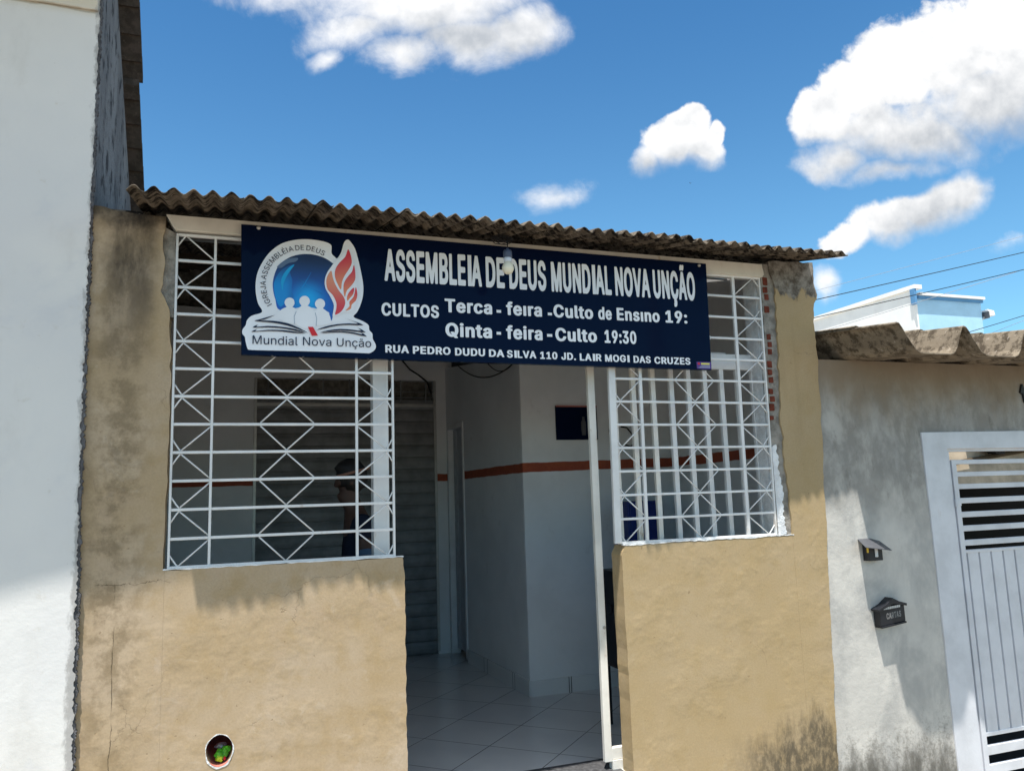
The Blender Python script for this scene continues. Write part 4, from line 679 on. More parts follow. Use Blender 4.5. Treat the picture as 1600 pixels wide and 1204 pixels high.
LOGO = json.loads('''{"badge":[[93,2491],[82,2532],[78,2555],[65,2573],[66,2596],[82,2621],[88,2647],[112,2674],[166,2698],[145,2743],[133,2796],[130,2856],[139,2917],[164,2979],[203,3040],[259,3091],[322,3118],[392,3131],[457,3131],[510,3123],[537,3110],[541,3092],[541,3060],[558,3041],[573,3033],[595,3071],[606,3113],[615,3136],[630,3148],[646,3140],[673,3099],[691,3037],[709,2955],[720,2880],[717,2817],[701,2760],[683,2722],[664,2694],[713,2673],[748,2651],[753,2622],[770,2601],[773,2570],[789,2537],[785,2510],[757,2488],[724,2486],[605,2487],[372,2486],[148,2484],[106,2485]],"globe":[[262,2712],[235,2772],[221,2837],[224,2892],[243,2952],[277,2995],[329,3028],[392,3044],[451,3043],[504,3028],[549,3000],[561,2986],[549,2845],[569,2759],[549,2696],[540,2667],[528,2695],[516,2719],[394,2738]],"glow":[[325,2722],[347,2796],[393,2848],[451,2864],[504,2842],[528,2794],[534,2739],[522,2701],[464,2717],[394,2726]],"shine":[[226,2850],[236,2893],[260,2934],[295,2964],[336,2978],[312,2938],[325,2887],[322,2831],[330,2783],[285,2750],[259,2734],[235,2784]],"shine2":[[265,2883],[278,2920],[306,2959],[336,2978],[315,2944],[295,2909],[278,2865],[273,2828],[267,2852]],"gloss":[[242,2958],[277,2994],[317,3014],[355,3017],[343,2997],[300,2982],[265,2955]],"globe_line":[[422,2936],[393,2879],[353,2809],[356,2805],[398,2876],[427,2934]],"globe_line2":[[358,2898],[399,2867],[452,2833],[487,2817],[488,2821],[454,2838],[402,2871],[362,2901]],"head1":[[338,2759],[337,2750],[333,2742],[327,2735],[319,2731],[311,2729],[303,2730],[295,2734],[289,2740],[286,2747],[284,2756],[285,2765],[289,2773],[295,2780],[302,2784],[311,2786],[319,2785],[327,2782],[333,2776],[336,2768]],"head2":[[421,2772],[419,2762],[415,2753],[409,2746],[401,2741],[392,2739],[383,2740],[375,2744],[369,2751],[365,2759],[363,2768],[364,2778],[368,2787],[375,2794],[383,2799],[392,2801],[401,2800],[409,2796],[415,2789],[419,2781]],"head3":[[504,2761],[503,2752],[499,2743],[493,2736],[485,2732],[476,2730],[468,2731],[460,2735],[454,2741],[450,2749],[448,2758],[450,2767],[454,2775],[460,2782],[468,2787],[476,2789],[485,2788],[493,2784],[499,2778],[503,2770]],"body1":[[240,2688],[262,2712],[285,2727],[313,2736],[339,2728],[365,2706],[377,2670],[348,2638],[280,2647]],"body2":[[334,2650],[337,2692],[354,2723],[376,2742],[397,2746],[423,2738],[449,2711],[457,2674],[453,2631],[429,2612],[371,2621]],"body3":[[440,2703],[458,2726],[481,2735],[504,2726],[527,2702],[537,2665],[534,2647],[452,2637]],"neck1":[[296,2745],[325,2746],[328,2728],[294,2726]],"neck2":[[376,2755],[406,2757],[410,2736],[373,2734]],"neck3":[[462,2744],[490,2746],[494,2728],[459,2726]],"line1":[[337,2638],[334,2680],[346,2711],[349,2709],[338,2679],[340,2638]],"line2":[[453,2631],[456,2674],[448,2707],[452,2707],[460,2674],[457,2631]],"page1":[[126,2646],[159,2657],[234,2683],[179,2656],[154,2649],[224,2650],[303,2639],[371,2612],[413,2588],[366,2606],[297,2628],[224,2639],[162,2642]],"page2":[[117,2607],[146,2626],[138,2612],[196,2620],[275,2618],[348,2607],[400,2587],[337,2600],[269,2610],[196,2612]],"page3":[[110,2583],[143,2600],[132,2588],[196,2598],[275,2600],[349,2593],[394,2586],[337,2586],[269,2592],[191,2591]],"page4":[[458,2608],[505,2630],[575,2647],[641,2654],[689,2654],[659,2668],[614,2682],[671,2666],[719,2647],[641,2645],[575,2639],[510,2622]],"page5":[[473,2594],[522,2609],[587,2620],[659,2618],[707,2614],[683,2633],[732,2606],[659,2609],[587,2611],[522,2602]],"page6":[[478,2589],[528,2601],[593,2607],[665,2602],[713,2593],[701,2608],[738,2581],[664,2594],[593,2600],[528,2595]],"ribbon":[[410,2624],[438,2625],[465,2577],[432,2574]],"flame_base":[[631,3105],[597,3049],[558,3009],[537,2978],[515,2942],[502,2898],[507,2849],[534,2801],[553,2752],[546,2689],[581,2701],[611,2718],[659,2724],[685,2797],[690,2853],[679,2890],[681,2954],[663,3016],[647,3068]],"flame1":[[633,3089],[649,3053],[654,3009],[637,2970],[613,2930],[598,2892],[592,2848],[573,2881],[559,2920],[561,2964],[583,3004],[617,3043]],"flame2":[[666,2998],[674,2953],[672,2909],[647,2870],[625,2843],[614,2806],[607,2842],[609,2886],[630,2925],[655,2958]],"flame3":[[538,2955],[546,2920],[558,2883],[581,2841],[605,2811],[616,2780],[611,2749],[590,2717],[559,2700],[566,2734],[566,2772],[546,2814],[519,2843],[510,2886],[517,2924]],"flame4":[[666,2864],[662,2827],[641,2799],[629,2784],[626,2806],[638,2835]],"flame5":[[676,2868],[685,2828],[677,2790],[653,2764],[647,2739],[617,2726],[640,2754],[640,2780],[665,2814]]}''')
def flat(name, loops_list, y, mat, parent):
    b = bmesh.new()
    for loops in loops_list:
        c = bmesh.new(); E = []
        for lp in loops:
            vs = [c.verts.new((p[0], y, p[1])) for p in lp]
            E += [c.edges.new((vs[i], vs[(i + 1) % len(vs)])) for i in range(len(vs))]
        bmesh.ops.triangle_fill(c, use_beauty=True, use_dissolve=False, edges=E)
        me = bpy.data.meshes.new('tmp'); c.to_mesh(me); c.free(); b.from_mesh(me); bpy.data.meshes.remove(me)
    bmesh.ops.recalc_face_normals(b, faces=b.faces)
    for f in b.faces:
        if f.normal.y > 0: f.normal_flip()
    org = parent_loc(parent)
    for v in b.verts: v.co -= org
    me = bpy.data.meshes.new(name); b.to_mesh(me); b.free(); me.materials.append(M[mat])
    o = bpy.data.objects.new(name, me); COL.objects.link(o); o.parent = parent
    return o
def word_loops(w, kind, u0, u1, base, cap, base1=None, track=.055):
    x = 0; out = []
    for ch in w:
        g = GLY[kind].get(ch)
        if g: out.append([[(x + a / 500, b / 500) for a, b in lp] for lp in g])
        x += GLY['adv'][ch] + track
    ref = GLY[kind]['E' if kind == 'h' else 'M']; lo = min(p[1] for lp in ref for p in lp) / 500; hi = max(p[1] for lp in ref for p in lp) / 500
    X0 = min(p[0] for g in out for lp in g for p in lp); X1 = max(p[0] for g in out for lp in g for p in lp)
    return [[[(u0 + (px - X0) / (X1 - X0) * (u1 - u0), base + (pz - lo) / (hi - lo) * cap) for px, pz in lp] for lp in g] for g in out]
def textline(words, kind, b0, b1, cap, mat, y, parent, name='lettering', track=.055):
    ua = words[0][1]; ub = words[-1][2]
    for w, u0, u1 in words: flat(name, word_loops(w, kind, u0, u1, b0 + (b1 - b0) * ((u0 + u1) / 2 - ua) / (ub - ua + 1e-6), cap, track=track), y, mat, parent)
TY = SY - .0015
textline([('ASSEMBLEIA', .844, 1.438), ('DE', 1.465, 1.586), ('DEUS', 1.616, 1.862), ('MUNDIAL', 1.897, 2.317), ('NOVA', 2.344, 2.6), ('UNÇÃO', 2.624, 2.944)], 'h', 2.918, 2.914, .194, 'print_white', TY, SGN, track=.04)
textline([('CULTOS', .824, 1.166)], 'h', 2.711, 2.709, .077, 'print_white', TY, SGN)
def dash(u0, u1, z): return [[[(u0, z), (u1, z), (u1, z + .017), (u0, z + .017)]]]
for w, a, b in (('Terca', 1.202, 1.499), ('feıra', 1.589, 1.825), ('Culto', 1.903, 2.176), ('de', 2.212, 2.308), ('Ensıno', 2.344, 2.659), ('19:', 2.702, 2.868)): flat('lettering', word_loops(w, 'h', a, b, 2.749 + (a - 1.2) * .003, .083), TY, 'print_white', SGN)
for d in ((1.527, 1.556, 2.762), (1.864, 1.892, 2.762), (1.523, 1.551, 2.626), (1.853, 1.888, 2.626)): flat('lettering', dash(*d), TY, 'print_white', SGN)
for w, a, b in (('Qinta', 1.203, 1.494), ('feira', 1.584, 1.823), ('Culto', 1.909, 2.195), ('19:30', 2.249, 2.477)): flat('lettering', word_loops(w, 'h', a, b, 2.601, .084), TY, 'print_white', SGN)
textline([('RUA', .844, .982), ('PEDRO', 1.005, 1.232), ('DUDU', 1.259, 1.446), ('DA', 1.47, 1.568), ('SILVA', 1.585, 1.776), ('110', 1.802, 1.917), ('JD.', 1.943, 2.043), ('LAIR', 2.069, 2.22), ('MOGI', 2.245, 2.42), ('DAS', 2.448, 2.574), ('CRUZES', 2.6, 2.871)], 'h', 2.494, 2.475, .046, 'print_white', TY, SGN)
def smooth_loop(P, n=4):
    out = []; N = len(P)
    for i in range(N):
        a, b, c, d = [Vector(P[(i + k - 1) % N]) for k in range(4)]
        for s in range(n):
            q = s / n
            out.append(tuple(.5 * ((2 * b) + (c - a) * q + (2 * a - 5 * b + 4 * c - d) * q * q + (3 * b - a - 3 * c + d) * q ** 3)))
    return out
LG = {k: [(a / 1000, b / 1000) for a, b in v] for k, v in LOGO.items()}
badge = flat('emblem', [[smooth_loop(LG['badge'])]], SY - .001, 'print_white', SGN)
flat('globe', [[smooth_loop(LG['globe'])]], SY - .0018, 'globe', badge)
for i, (k, mt) in enumerate((('shine', 'shine'), ('shine2', 'shine2'), ('gloss', 'gloss'), ('globe_line', 'shine'), ('globe_line2', 'shine'))):
    flat('globe_highlight', [[smooth_loop(LG[k])]], SY - .0022 - .0003 * i, mt, badge)
pl_ = []
for k in ('1', '2', '3'):
    pl_.append(k)
    flat('figure', [[smooth_loop(LG['body' + k], 3)]], SY - .0040 - .0006 * int(k), 'print_white', badge)
    flat('figure_head', [[LG['head' + k]]], SY - .0042 - .0006 * int(k), 'print_white', badge)
    flat('figure_neck', [[LG['neck' + k]]], SY - .0044 - .0006 * int(k), 'print_white', badge)
for k in ('line1', 'line2'): flat('figure_outline', [[LG[k]]], SY - .0066, 'print_line', badge)
for i in range(1, 7): flat('book_page_line', [[smooth_loop(LG['page%d' % i], 2)]], SY - .0068 - .0001 * i, 'print_navy', badge)
flat('ribbon', [[LG['ribbon']]], SY - .0080, 'print_red', badge)
flat('flame_outline', [[smooth_loop(LG['flame_base'])]], SY - .0070, 'print_white', badge)
for i in range(1, 6): flat('flame', [[smooth_loop(LG['flame%d' % i], 3)]], SY - .0078, 'flame_rev' if i == 3 else 'flame', badge)
for w, a, b in (('Mundial', .118, .356), ('Nova', .384, .539), ('Unção', .569, .762)): flat('lettering', word_loops(w, 'l', a, b, 2.517 + (a - .118) * .006, .047, track=0), SY - .0074, 'print_navy', badge)
arc = 'IGREJA ASSEMBLÉIA DE DEUS'; cx, cz, rad = .392, 2.857, .2085; cap = .030
adv = [GLY['adv'][c] * (.55 if c == ' ' else 1) + .02 for c in arc]; tot = sum(adv); sc_ = cap / .53
a0, a1 = R(214), R(60); x = 0; L = []
for ch, ad in zip(arc, adv):
    g = GLY['l'].get(ch)
    if g:
        th = a0 + (a1 - a0) * (x + ad / 2) / tot; rot = th - math.pi / 2; cr, sr = math.cos(rot), math.sin(rot)
        gl = []
        for lp in g:
            q = []
            for a, b in lp:
                u = (a / 500 - GLY['adv'][ch] / 2) * sc_; v = b / 500 * sc_
                q.append((cx + rad * math.cos(th) + u * cr - v * sr, cz + rad * math.sin(th) + u * sr + v * cr))
            gl.append(q)
        L.append(gl)
    x += ad
flat('lettering', L, SY - .0074, 'print_navy', badge)
stk = flat('maker_sticker', [[[(2.918, 2.452), (3.029, 2.4515), (3.030, 2.499), (2.918, 2.498)]]], SY - .001, 'purple', SGN)
flat('sticker_mark', [[[(2.952, 2.480), (3.018, 2.480), (3.018, 2.491), (2.952, 2.491)]]], SY - .0016, 'yellow', stk)
flat('sticker_mark', [[[(2.926, 2.480), (2.944, 2.478), (2.940, 2.494), (2.928, 2.492)]]], SY - .0016, 'print_red', stk)
for k in range(3): flat('sticker_mark', [[[(2.93 + .012 * k, 2.458 + .007 * k), (3.02, 2.458 + .007 * k), (3.02, 2.461 + .007 * k), (2.93 + .012 * k, 2.461 + .007 * k)]]], SY - .0016, 'print_line', stk)
for xx, zz in ((.142, 3.176), (2.988, 3.163)): MB().lathe([(0, -.012), (.008, -.011), (.012, -.006), (.012, 0)], (xx, SY, zz), 'Y', 14).build('bolt', 'zinc', SGN, True)

# ================================================================== bulb hanging before the sign
LB = thing('light_bulb', 'pale round bulb in a blue grey socket hanging before the sign lettering', 'light bulb', (1.52, -.30, 2.93))
MB().lathe([(0, 2.932), (.014, 2.934), (.026, 2.943), (.034, 2.960), (.035, 2.972), (.030, 2.988), (.022, 3.000), (.020, 3.004)], (1.52, -.30, 0), 'Z', 24).build('globe_glass', 'bulb', LB, True)
MB().lathe([(.021, 3.003), (.024, 3.012), (.0245, 3.026), (.022, 3.030)], (1.52, -.30, 0), 'Z', 24).build('bulb_base', 'bulbcap', LB, True)
MB().lathe([(.023, 3.030), (.0265, 3.034), (.026, 3.066), (.021, 3.076), (.008, 3.080), (.006, 3.088)], (1.52, -.30, 0), 'Z', 24).build('socket', 'socket', LB, True)
MB().tube([(1.52, -.30, 3.085), (1.522, -.298, 3.12), (1.527, -.28, 3.155), (1.51, -.24, 3.175)], .0035, 6).build('flex', 'cable', LB, True)
cl = MB()
pts = []
for k in range(60):
    a = k * .62; pts.append((1.50 + .055 * math.cos(a) + .0006 * k, -.21 + .03 * math.sin(a * 1.3), 3.172 + .018 * math.sin(a) + .006 * math.sin(a * .37)))
cl.tube(pts, .0026, 6)
co_ = cl.build('cable_coil', 'cable', None, True); seat_origin(co_, (1.5, -.21, 3.15)); tag(co_, 'tangled black cable tucked under the roof edge above the bulb', 'cable')

# ================================================================== things inside the church
def lump(name, mat, pts, r, label, cat, group=None):
    o = MB().tube(pts, r, 6).build(name, mat, None, True); seat_origin(o, pts[-1]); return tag(o, label, cat, group)
def sag(a, b, d, n=16): return [tuple(Vector(a).lerp(Vector(b), i / n) + Vector((0, 0, -4 * d * (i / n) * (1 - i / n)))) for i in range(n + 1)]
lump('electric_wire', 'cable', sag((2.37, 3.75, 3.10), (2.42, 2.05, 2.86), .14), .006, 'long black wire drooping across the inner side wall below the sign', 'wire', 'loose wires inside')
lump('electric_wire', 'cable', sag((2.38, 2.8, 2.99), (2.43, 2.1, 2.87), .10), .005, 'short black wire loop near the inner wall corner below the sign', 'wire', 'loose wires inside')
lump('electric_wire', 'cable', [(1.85, 4.30, 3.26), (1.95, 4.29, 3.14), (2.06, 4.29, 3.07), (2.15, 4.30, 3.00), (2.20, 4.30, 2.86)], .009, 'black wire running down the back wall above the shutter end', 'wire', 'loose wires inside')
lump('electric_wire', 'cable', [(3.367, 2.06, 2.40), (3.335, 2.06, 2.31), (3.321, 2.06, 2.23), (3.335, 2.06, 2.17), (3.37, 2.06, 2.16), (3.40, 2.06, 2.19)], .005, 'thin black wire hook on the wall just beside the doorway gate edge', 'wire', 'loose wires inside')
lump('electric_wire', 'cable', [(3.44, 2.06, 2.27), (3.50, 2.058, 2.26), (3.56, 2.058, 2.19), (3.575, 2.058, 2.11), (3.53, 2.058, 2.085), (3.47, 2.058, 2.10)], .008, 'thick black wire curl on the wall behind the right grille', 'wire', 'loose wires inside')
PO = thing('wall_poster', 'dark navy rectangular picture panel hung on the inner front wall above the brown band', 'picture', (2.99, 2.07, 2.15))
MB().box(2.79, 3.20, 2.060, 2.079, 2.15, 2.462).build('panel', 'navy', PO, bev=.002)
MB().box(2.79, 3.20, 2.056, 2.0595, 2.449, 2.463).build('red_edge', 'pipe', PO)
MB().lathe([(.0, 0), (.022, 0), (.026, .05), (.026, .12), (.016, .14), (.014, .17), (0, .172)], (3.06, 2.0665, 2.19), 'Z', 10).build('printed_lamp', 'slatemetal', PO, True)
po = PO.children[-1]
for v in po.data.vertices: v.co.y = (v.co.y + .0035) * .06 - .0125
BC = thing('storage_cabinet', 'tall blue cabinet standing inside behind the right grille', 'cabinet', (3.26, 1.62, 0))
MB().box(3.17, 3.452, 1.50, 1.78, .06, 1.585).build('body', 'blue', BC, bev=.008)
MB().box(3.185, 3.436, 1.482, 1.499, .10, 1.56).build('door', 'blue', BC, bev=.004)
MB().box(3.21, 3.225, 1.462, 1.481, .80, .95).build('handle', 'zinc', BC, bev=.003)
for xx in (3.19, 3.40):
    for yy in (1.52, 1.72): MB().box(xx, xx + .035, yy, yy + .035, 0, .06).build('leg', 'black', BC)
SP = thing('loudspeaker', 'tall black loudspeaker standing on the floor between the gate edge and the right parapet', 'loudspeaker', (2.70, .82, 0))
MB().box(2.625, 2.90, .66, .98, .42, 1.10).build('cabinet', 'black', SP, bev=.012)
MB().box(2.65, 2.875, .64, .659, .46, 1.06).build('grille_cloth', 'dark', SP, bev=.006)
MB().box(2.61, 2.624, .78, .86, .80, .86).build('handle', 'black', SP, bev=.004)
for k in range(4): MB().box((2.64, 2.64, 2.86, 2.86)[k], (2.665, 2.665, 2.885, 2.885)[k], (.68, .94, .68, .94)[k], (.705, .965, .705, .965)[k], 0, .42).build('leg', 'black', SP)

# ------------------------------------------------------------------ person behind the left grille
def skin(name, joints, edges, mat, parent=None, root=0, sub=2):
    me = bpy.data.meshes.new(name); org = parent_loc(parent) if parent else Vector((0, 0, 0))
    me.from_pydata([Vector(j[:3]) - org for j in joints], edges, [])
    o = bpy.data.objects.new(name, me); COL.objects.link(o)
    sk_ = o.modifiers.new('skin', 'SKIN'); sk_.branch_smoothing = .5
    for i, j in enumerate(joints):
        d = me.skin_vertices[0].data[i]; d.radius = (j[3], j[4] if len(j) > 4 else j[3]); d.use_root = (i == root)
    ss = o.modifiers.new('sub', 'SUBSURF'); ss.levels = sub; ss.render_levels = sub
    dg = bpy.context.evaluated_depsgraph_get(); dg.update()
    m2 = bpy.data.meshes.new_from_object(o.evaluated_get(dg)); o.modifiers.clear(); o.data = m2
    m2.materials.clear(); m2.materials.append(M[mat])
    for p in m2.polygons: p.use_smooth = True
    if parent: o.parent = parent
    return o
PX, PY = .80, .62
J = [(PX, PY, .98, .13, .15), (PX, PY, 1.15, .11, .14), (PX - .01, PY, 1.38, .12, .16), (PX - .015, PY, 1.55, .08, .10), (PX - .035, PY, 1.63, .052), (PX - .07, PY, 1.70, .066, .06), (PX - .085, PY, 1.79, .092, .076), (PX - .075, PY, 1.865, .07, .06),
     (PX - .168, PY, 1.745, .013), (PX - .145, PY, 1.685, .026)]
E_ = [(0, 1), (1, 2), (2, 3), (3, 4), (4, 5), (5, 6), (6, 7), (6, 8), (5, 9)]
for s in (-1, 1):
    b = len(J)
    J += [(PX - .005, PY + s * .19, 1.51, .06), (PX + .0, PY + s * .235, 1.22, .042), (PX - .16, PY + s * .17, 1.16, .032), (PX - .225, PY + s * .14, 1.165, .034, .022)]
    E_ += [(3, b), (b, b + 1), (b + 1, b + 2), (b + 2, b + 3)]
    h = b + 3
    for f, (dy, ln) in enumerate(((-.030, .075), (-.011, .085), (.009, .08), (.028, .065))):
        i = len(J); J += [(PX - .262, PY + s * .14 + dy, 1.168, .0095), (PX - .262 - ln * .5, PY + s * .14 + dy * 1.1, 1.158, .0085), (PX - .262 - ln * .85, PY + s * .14 + dy * 1.1, 1.135, .0075)]
        E_ += [(h, i), (i, i + 1), (i + 1, i + 2)]
    i = len(J); J += [(PX - .225, PY + s * .14 - s * .045, 1.185, .011), (PX - .262, PY + s * .14 - s * .055, 1.19, .009)]; E_ += [(h, i), (i, i + 1)]
    k = len(J); J += [(PX, PY + s * .095, .90, .09), (PX - .015, PY + s * .10, .50, .058), (PX + .005, PY + s * .10, .10, .040), (PX - .05, PY + s * .105, .045, .04), (PX - .16, PY + s * .11, .032, .03)]
    E_ += [(0, k), (k, k + 1), (k + 1, k + 2), (k + 2, k + 3), (k + 3, k + 4)]
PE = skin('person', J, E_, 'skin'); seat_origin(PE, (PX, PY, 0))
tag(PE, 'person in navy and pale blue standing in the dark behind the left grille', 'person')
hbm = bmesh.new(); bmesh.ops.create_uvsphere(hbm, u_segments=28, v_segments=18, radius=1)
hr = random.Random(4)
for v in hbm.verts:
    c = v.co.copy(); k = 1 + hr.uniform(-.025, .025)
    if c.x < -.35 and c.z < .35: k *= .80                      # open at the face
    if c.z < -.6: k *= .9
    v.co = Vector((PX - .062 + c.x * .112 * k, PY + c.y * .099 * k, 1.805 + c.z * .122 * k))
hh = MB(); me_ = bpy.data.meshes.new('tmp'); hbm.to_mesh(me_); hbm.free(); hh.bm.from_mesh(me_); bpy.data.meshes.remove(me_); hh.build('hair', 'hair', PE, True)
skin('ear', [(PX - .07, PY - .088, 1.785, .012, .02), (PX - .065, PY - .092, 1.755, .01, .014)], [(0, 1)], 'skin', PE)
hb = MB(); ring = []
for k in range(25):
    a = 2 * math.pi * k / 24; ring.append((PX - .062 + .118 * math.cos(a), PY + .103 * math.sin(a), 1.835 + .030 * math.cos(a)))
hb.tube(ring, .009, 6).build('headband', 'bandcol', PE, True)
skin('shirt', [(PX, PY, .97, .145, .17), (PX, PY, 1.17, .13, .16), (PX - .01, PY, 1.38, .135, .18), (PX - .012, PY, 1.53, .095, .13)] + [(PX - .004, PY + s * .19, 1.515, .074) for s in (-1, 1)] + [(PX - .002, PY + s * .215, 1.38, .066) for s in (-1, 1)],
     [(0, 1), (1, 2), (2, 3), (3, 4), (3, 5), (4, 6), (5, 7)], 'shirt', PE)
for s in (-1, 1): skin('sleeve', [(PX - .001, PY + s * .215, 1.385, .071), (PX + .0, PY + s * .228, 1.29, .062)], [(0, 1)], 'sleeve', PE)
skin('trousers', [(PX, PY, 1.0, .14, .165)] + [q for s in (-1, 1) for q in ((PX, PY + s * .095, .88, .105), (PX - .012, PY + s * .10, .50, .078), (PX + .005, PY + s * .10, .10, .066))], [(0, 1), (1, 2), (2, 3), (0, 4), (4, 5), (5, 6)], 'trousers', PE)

# crumpled wrapper stuffed in the drain hole
WR = thing('snack_wrapper', 'crumpled green foil wrapper stuffed into the round drain hole', 'wrapper', (-.005, .075, .353))
def crumple(cx, cy, cz, r, sq, seed, mat, nm):
    b = bmesh.new(); bmesh.ops.create_icosphere(b, subdivisions=2, radius=1); q = random.Random(seed)
    for v in b.verts:
        k = q.uniform(.6, 1.1); v.co = Vector((cx + v.co.x * r * k * sq[0], cy + v.co.y * r * k * sq[1], cz + v.co.z * r * k * sq[2]))
    o_ = MB(); me = bpy.data.meshes.new('tmp'); b.to_mesh(me); b.free(); o_.bm.from_mesh(me); bpy.data.meshes.remove(me)
    o_.build(nm, mat, WR)
crumple(-.002, .07, .388, .034, (1.1, .8, .95), 3, 'green', 'foil'); crumple(.020, .065, .412, .026, (1, .8, .8), 5, 'green', 'foil'); crumple(-.012, .055, .372, .022, (1, .7, .9), 8, 'lime', 'foil')
crumple(-.006, .10, .425, .026, (1.3, .8, .7), 9, 'silver', 'foil'); crumple(.014, .05, .372, .011, (.8, .6, 1), 10, 'print_red', 'label_mark')

# ================================================================== left neighbour
LH = thing('white_house', 'tall white rendered house on the left with a rough plaster edge and tiled verge', 'building', (-3, 1, -.3))
wl_ = chain((-7, -1.2), rag((-.680, -1.2), (-.672, .5), .009, .0062, 61, .45), rag((-.672, .5), (-.694, 1.9), .009, .0062, 62, .45), rag((-.694, 1.9), (-.698, 3.2), .009, .0062, 63, .45), rag((-.698, 3.2), (-.693, 4.9), .012, .004, 64, .4), (-.69, 5.3), (-7, 5.3))
MB().prism(wl_, -.035, -.0018).build('front_wall', 'white_wall', LH)
fg = chain((-.74, -1.2), rag((-.668, -1.2), (-.661, .5), .007, .0062, 65, .35), rag((-.661, .5), (-.682, 1.9), .007, .0062, 66, .35), rag((-.682, 1.9), (-.686, 3.2), .007, .0062, 67, .35), rag((-.686, 3.2), (-.684, 5.0), .008, .0055, 68, .35), (-.74, 5.05))
MB().prism(fg, -.0255, -.0014).build('plaster_fringe', 'fringe', LH)
MB().box(-7, -.70, -.052, -.036, 4.325, 5.3).build('ledge', 'white_wall', LH, bev=.006)
sdw = MB(); vz = lambda y: 5.51 - 1.0 * y
P_ = [(-.001, -1.2), (5.5, -1.2), (5.5, .02), (-.001, 5.30)]
va = [sdw.bm.verts.new((-.688, y, z)) for y, z in P_]; vb = [sdw.bm.verts.new((-.95, y, z)) for y, z in P_]
sdw.bm.faces.new(va); sdw.bm.faces.new(vb[::-1])
for i in range(4): sdw.bm.faces.new((va[i], va[(i + 1) % 4], vb[(i + 1) % 4], vb[i]))
sdw.build('side_wall', 'streak', LH)
for (ya, yb, xo, lift) in ((.15, 1.06, -.585, .075), (1.03, 5.2, -.605, .0)):
    n = int((yb - ya) / .02)
    def vf(i, j, ya=ya, yb=yb, xo=xo, lift=lift, n=n):
        y = ya + (yb - ya) * i / n; fr_ = ((y * 8.2) % 1)
        return Vector((-7 if j == 0 else xo, y, vz(y) + .055 + lift - .028 * fr_))
    MB().sheet(vf, n + 1, 2, .045).build('roof_tiles', 'tiles', LH)
ev = MB()
ev.hexa([(-7, -1.25, 4.74), (-1.3, -.905, 4.74), (-1.3, -.034, 4.74), (-7, -.034, 4.74), (-7, -1.25, 4.80), (-1.3, -.905, 4.80), (-1.3, -.034, 4.80), (-7, -.034, 4.80)])
ev.hexa([(-1.3, -.905, 4.74), (-.60, -.866, 4.74), (-.60, -.034, 4.74), (-1.3, -.034, 4.74), (-1.3, -.905, 4.80), (-.60, -.866, 4.80), (-.60, -.034, 4.80), (-1.3, -.034, 4.80)])
ev.build('eave', 'white_wall', LH)

# ================================================================== right neighbour: grey wall, canopy, gate
GW = thing('boundary_wall', 'grey cement boundary wall on the right with a pale band round its gateway', 'wall', (5.5, .08, -.9))
gw = [(3.70, -1.6), (4.97, -1.6), (4.97, 1.97), (6.45, 1.97), (6.45, -1.6), (9, -1.6), (9, 2.562), (6.0, 2.56), (5.0, 2.557), (4.3, 2.557), (3.70, 2.555)]
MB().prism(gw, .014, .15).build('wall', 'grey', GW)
bd = chain(rag((4.885, -1.6), (4.857, 2.029), .3, .002, 71), (6.55, 2.045), (6.55, 1.905), (5.093, 1.905), (5.103, -1.6))
MB().prism(bd, .002, .13).build('gateway_band', 'gatepaint', GW, bev=.002)
for k in range(9): pass
cp = thing('corrugated_canopy', 'deep wavy fibre cement canopy over the gateway on the right', 'canopy', (5.5, -.3, 2.45))
prof = []
xx = 4.045
prof.append((4.03, .186))
while xx < 8:
    prof += [(xx, .195), (xx + .022, .190), (xx + .045, .16), (xx + .11, .060), (xx + .145, .022), (xx + .18, .003), (xx + .22, 0), (xx + .44, 0), (xx + .475, .012), (xx + .505, .05), (xx + .545, .145), (xx + .565, .185), (xx + .58, .195)]
    xx += .58
ysc = [-.645, -.3, .05, .45]
MB().sheet(lambda i, j: Vector((prof[i][0] - (.0 if i else 0), ysc[j], 2.492 + .112 * (ysc[j] + .645) + prof[i][1])), len(prof), 4, .007).build('sheet', 'canopy', cp)
yse = [-.30, .05, .6]
MB().sheet(lambda i, j: Vector((prof[i][0], yse[j], 2.504 + .112 * (yse[j] + .645) + prof[i][1])), len(prof), 3, .006).build('upper_sheet', 'canopy', cp)
MG = thing('metal_gate', 'pale grey metal gate with slatted top and ribbed panel in the grey wall', 'gate', (5.7, .05, -.8))
MB().box(5.095, 6.45, .035, .075, 1.884, 1.905 + .018).build('head_rail', 'gatepaint', MG, bev=.003)
MB().box(5.105, 5.138, .03, .07, -1.2, 1.884).build('post', 'gatepaint', MG, bev=.003)
MB().box(5.150, 5.196, .026, .066, -.9, 1.822).build('stile', 'gatepaint', MG, bev=.003)
SL = [(1.796, 1.821), (1.705, 1.733), (1.606, 1.648), (1.497, 1.537), (1.391, 1.434), (1.289, 1.333), (1.180, 1.223)]
SL = [(1.788, 1.822), (1.695, 1.730), (1.602, 1.640), (1.495, 1.535), (1.391, 1.432), (1.288, 1.330), (1.182, 1.224)]
for a, b in SL: MB().box(5.196, 6.45, .03, .06, a, b).build('slat', 'gatepaint', MG, bev=.003)
for a, b in ((-.30, -.235), (-.43, -.365), (-.56, -.495), (-.69, -.625)): MB().box(5.196, 6.45, .03, .06, a, b).build('slat', 'gatepaint', MG, bev=.003)
pn = MB(); pv2 = []
xx = 5.196
while xx < 6.4:
    for dx, dy in ((0, .036), (.008, .036), (.011, .068), (.024, .068), (.027, .036)): pv2.append((xx + dx, dy))
    xx += .122
g_ = [[pn.bm.verts.new((x, y, z)) for z in (-.145, 1.128)] for x, y in pv2]
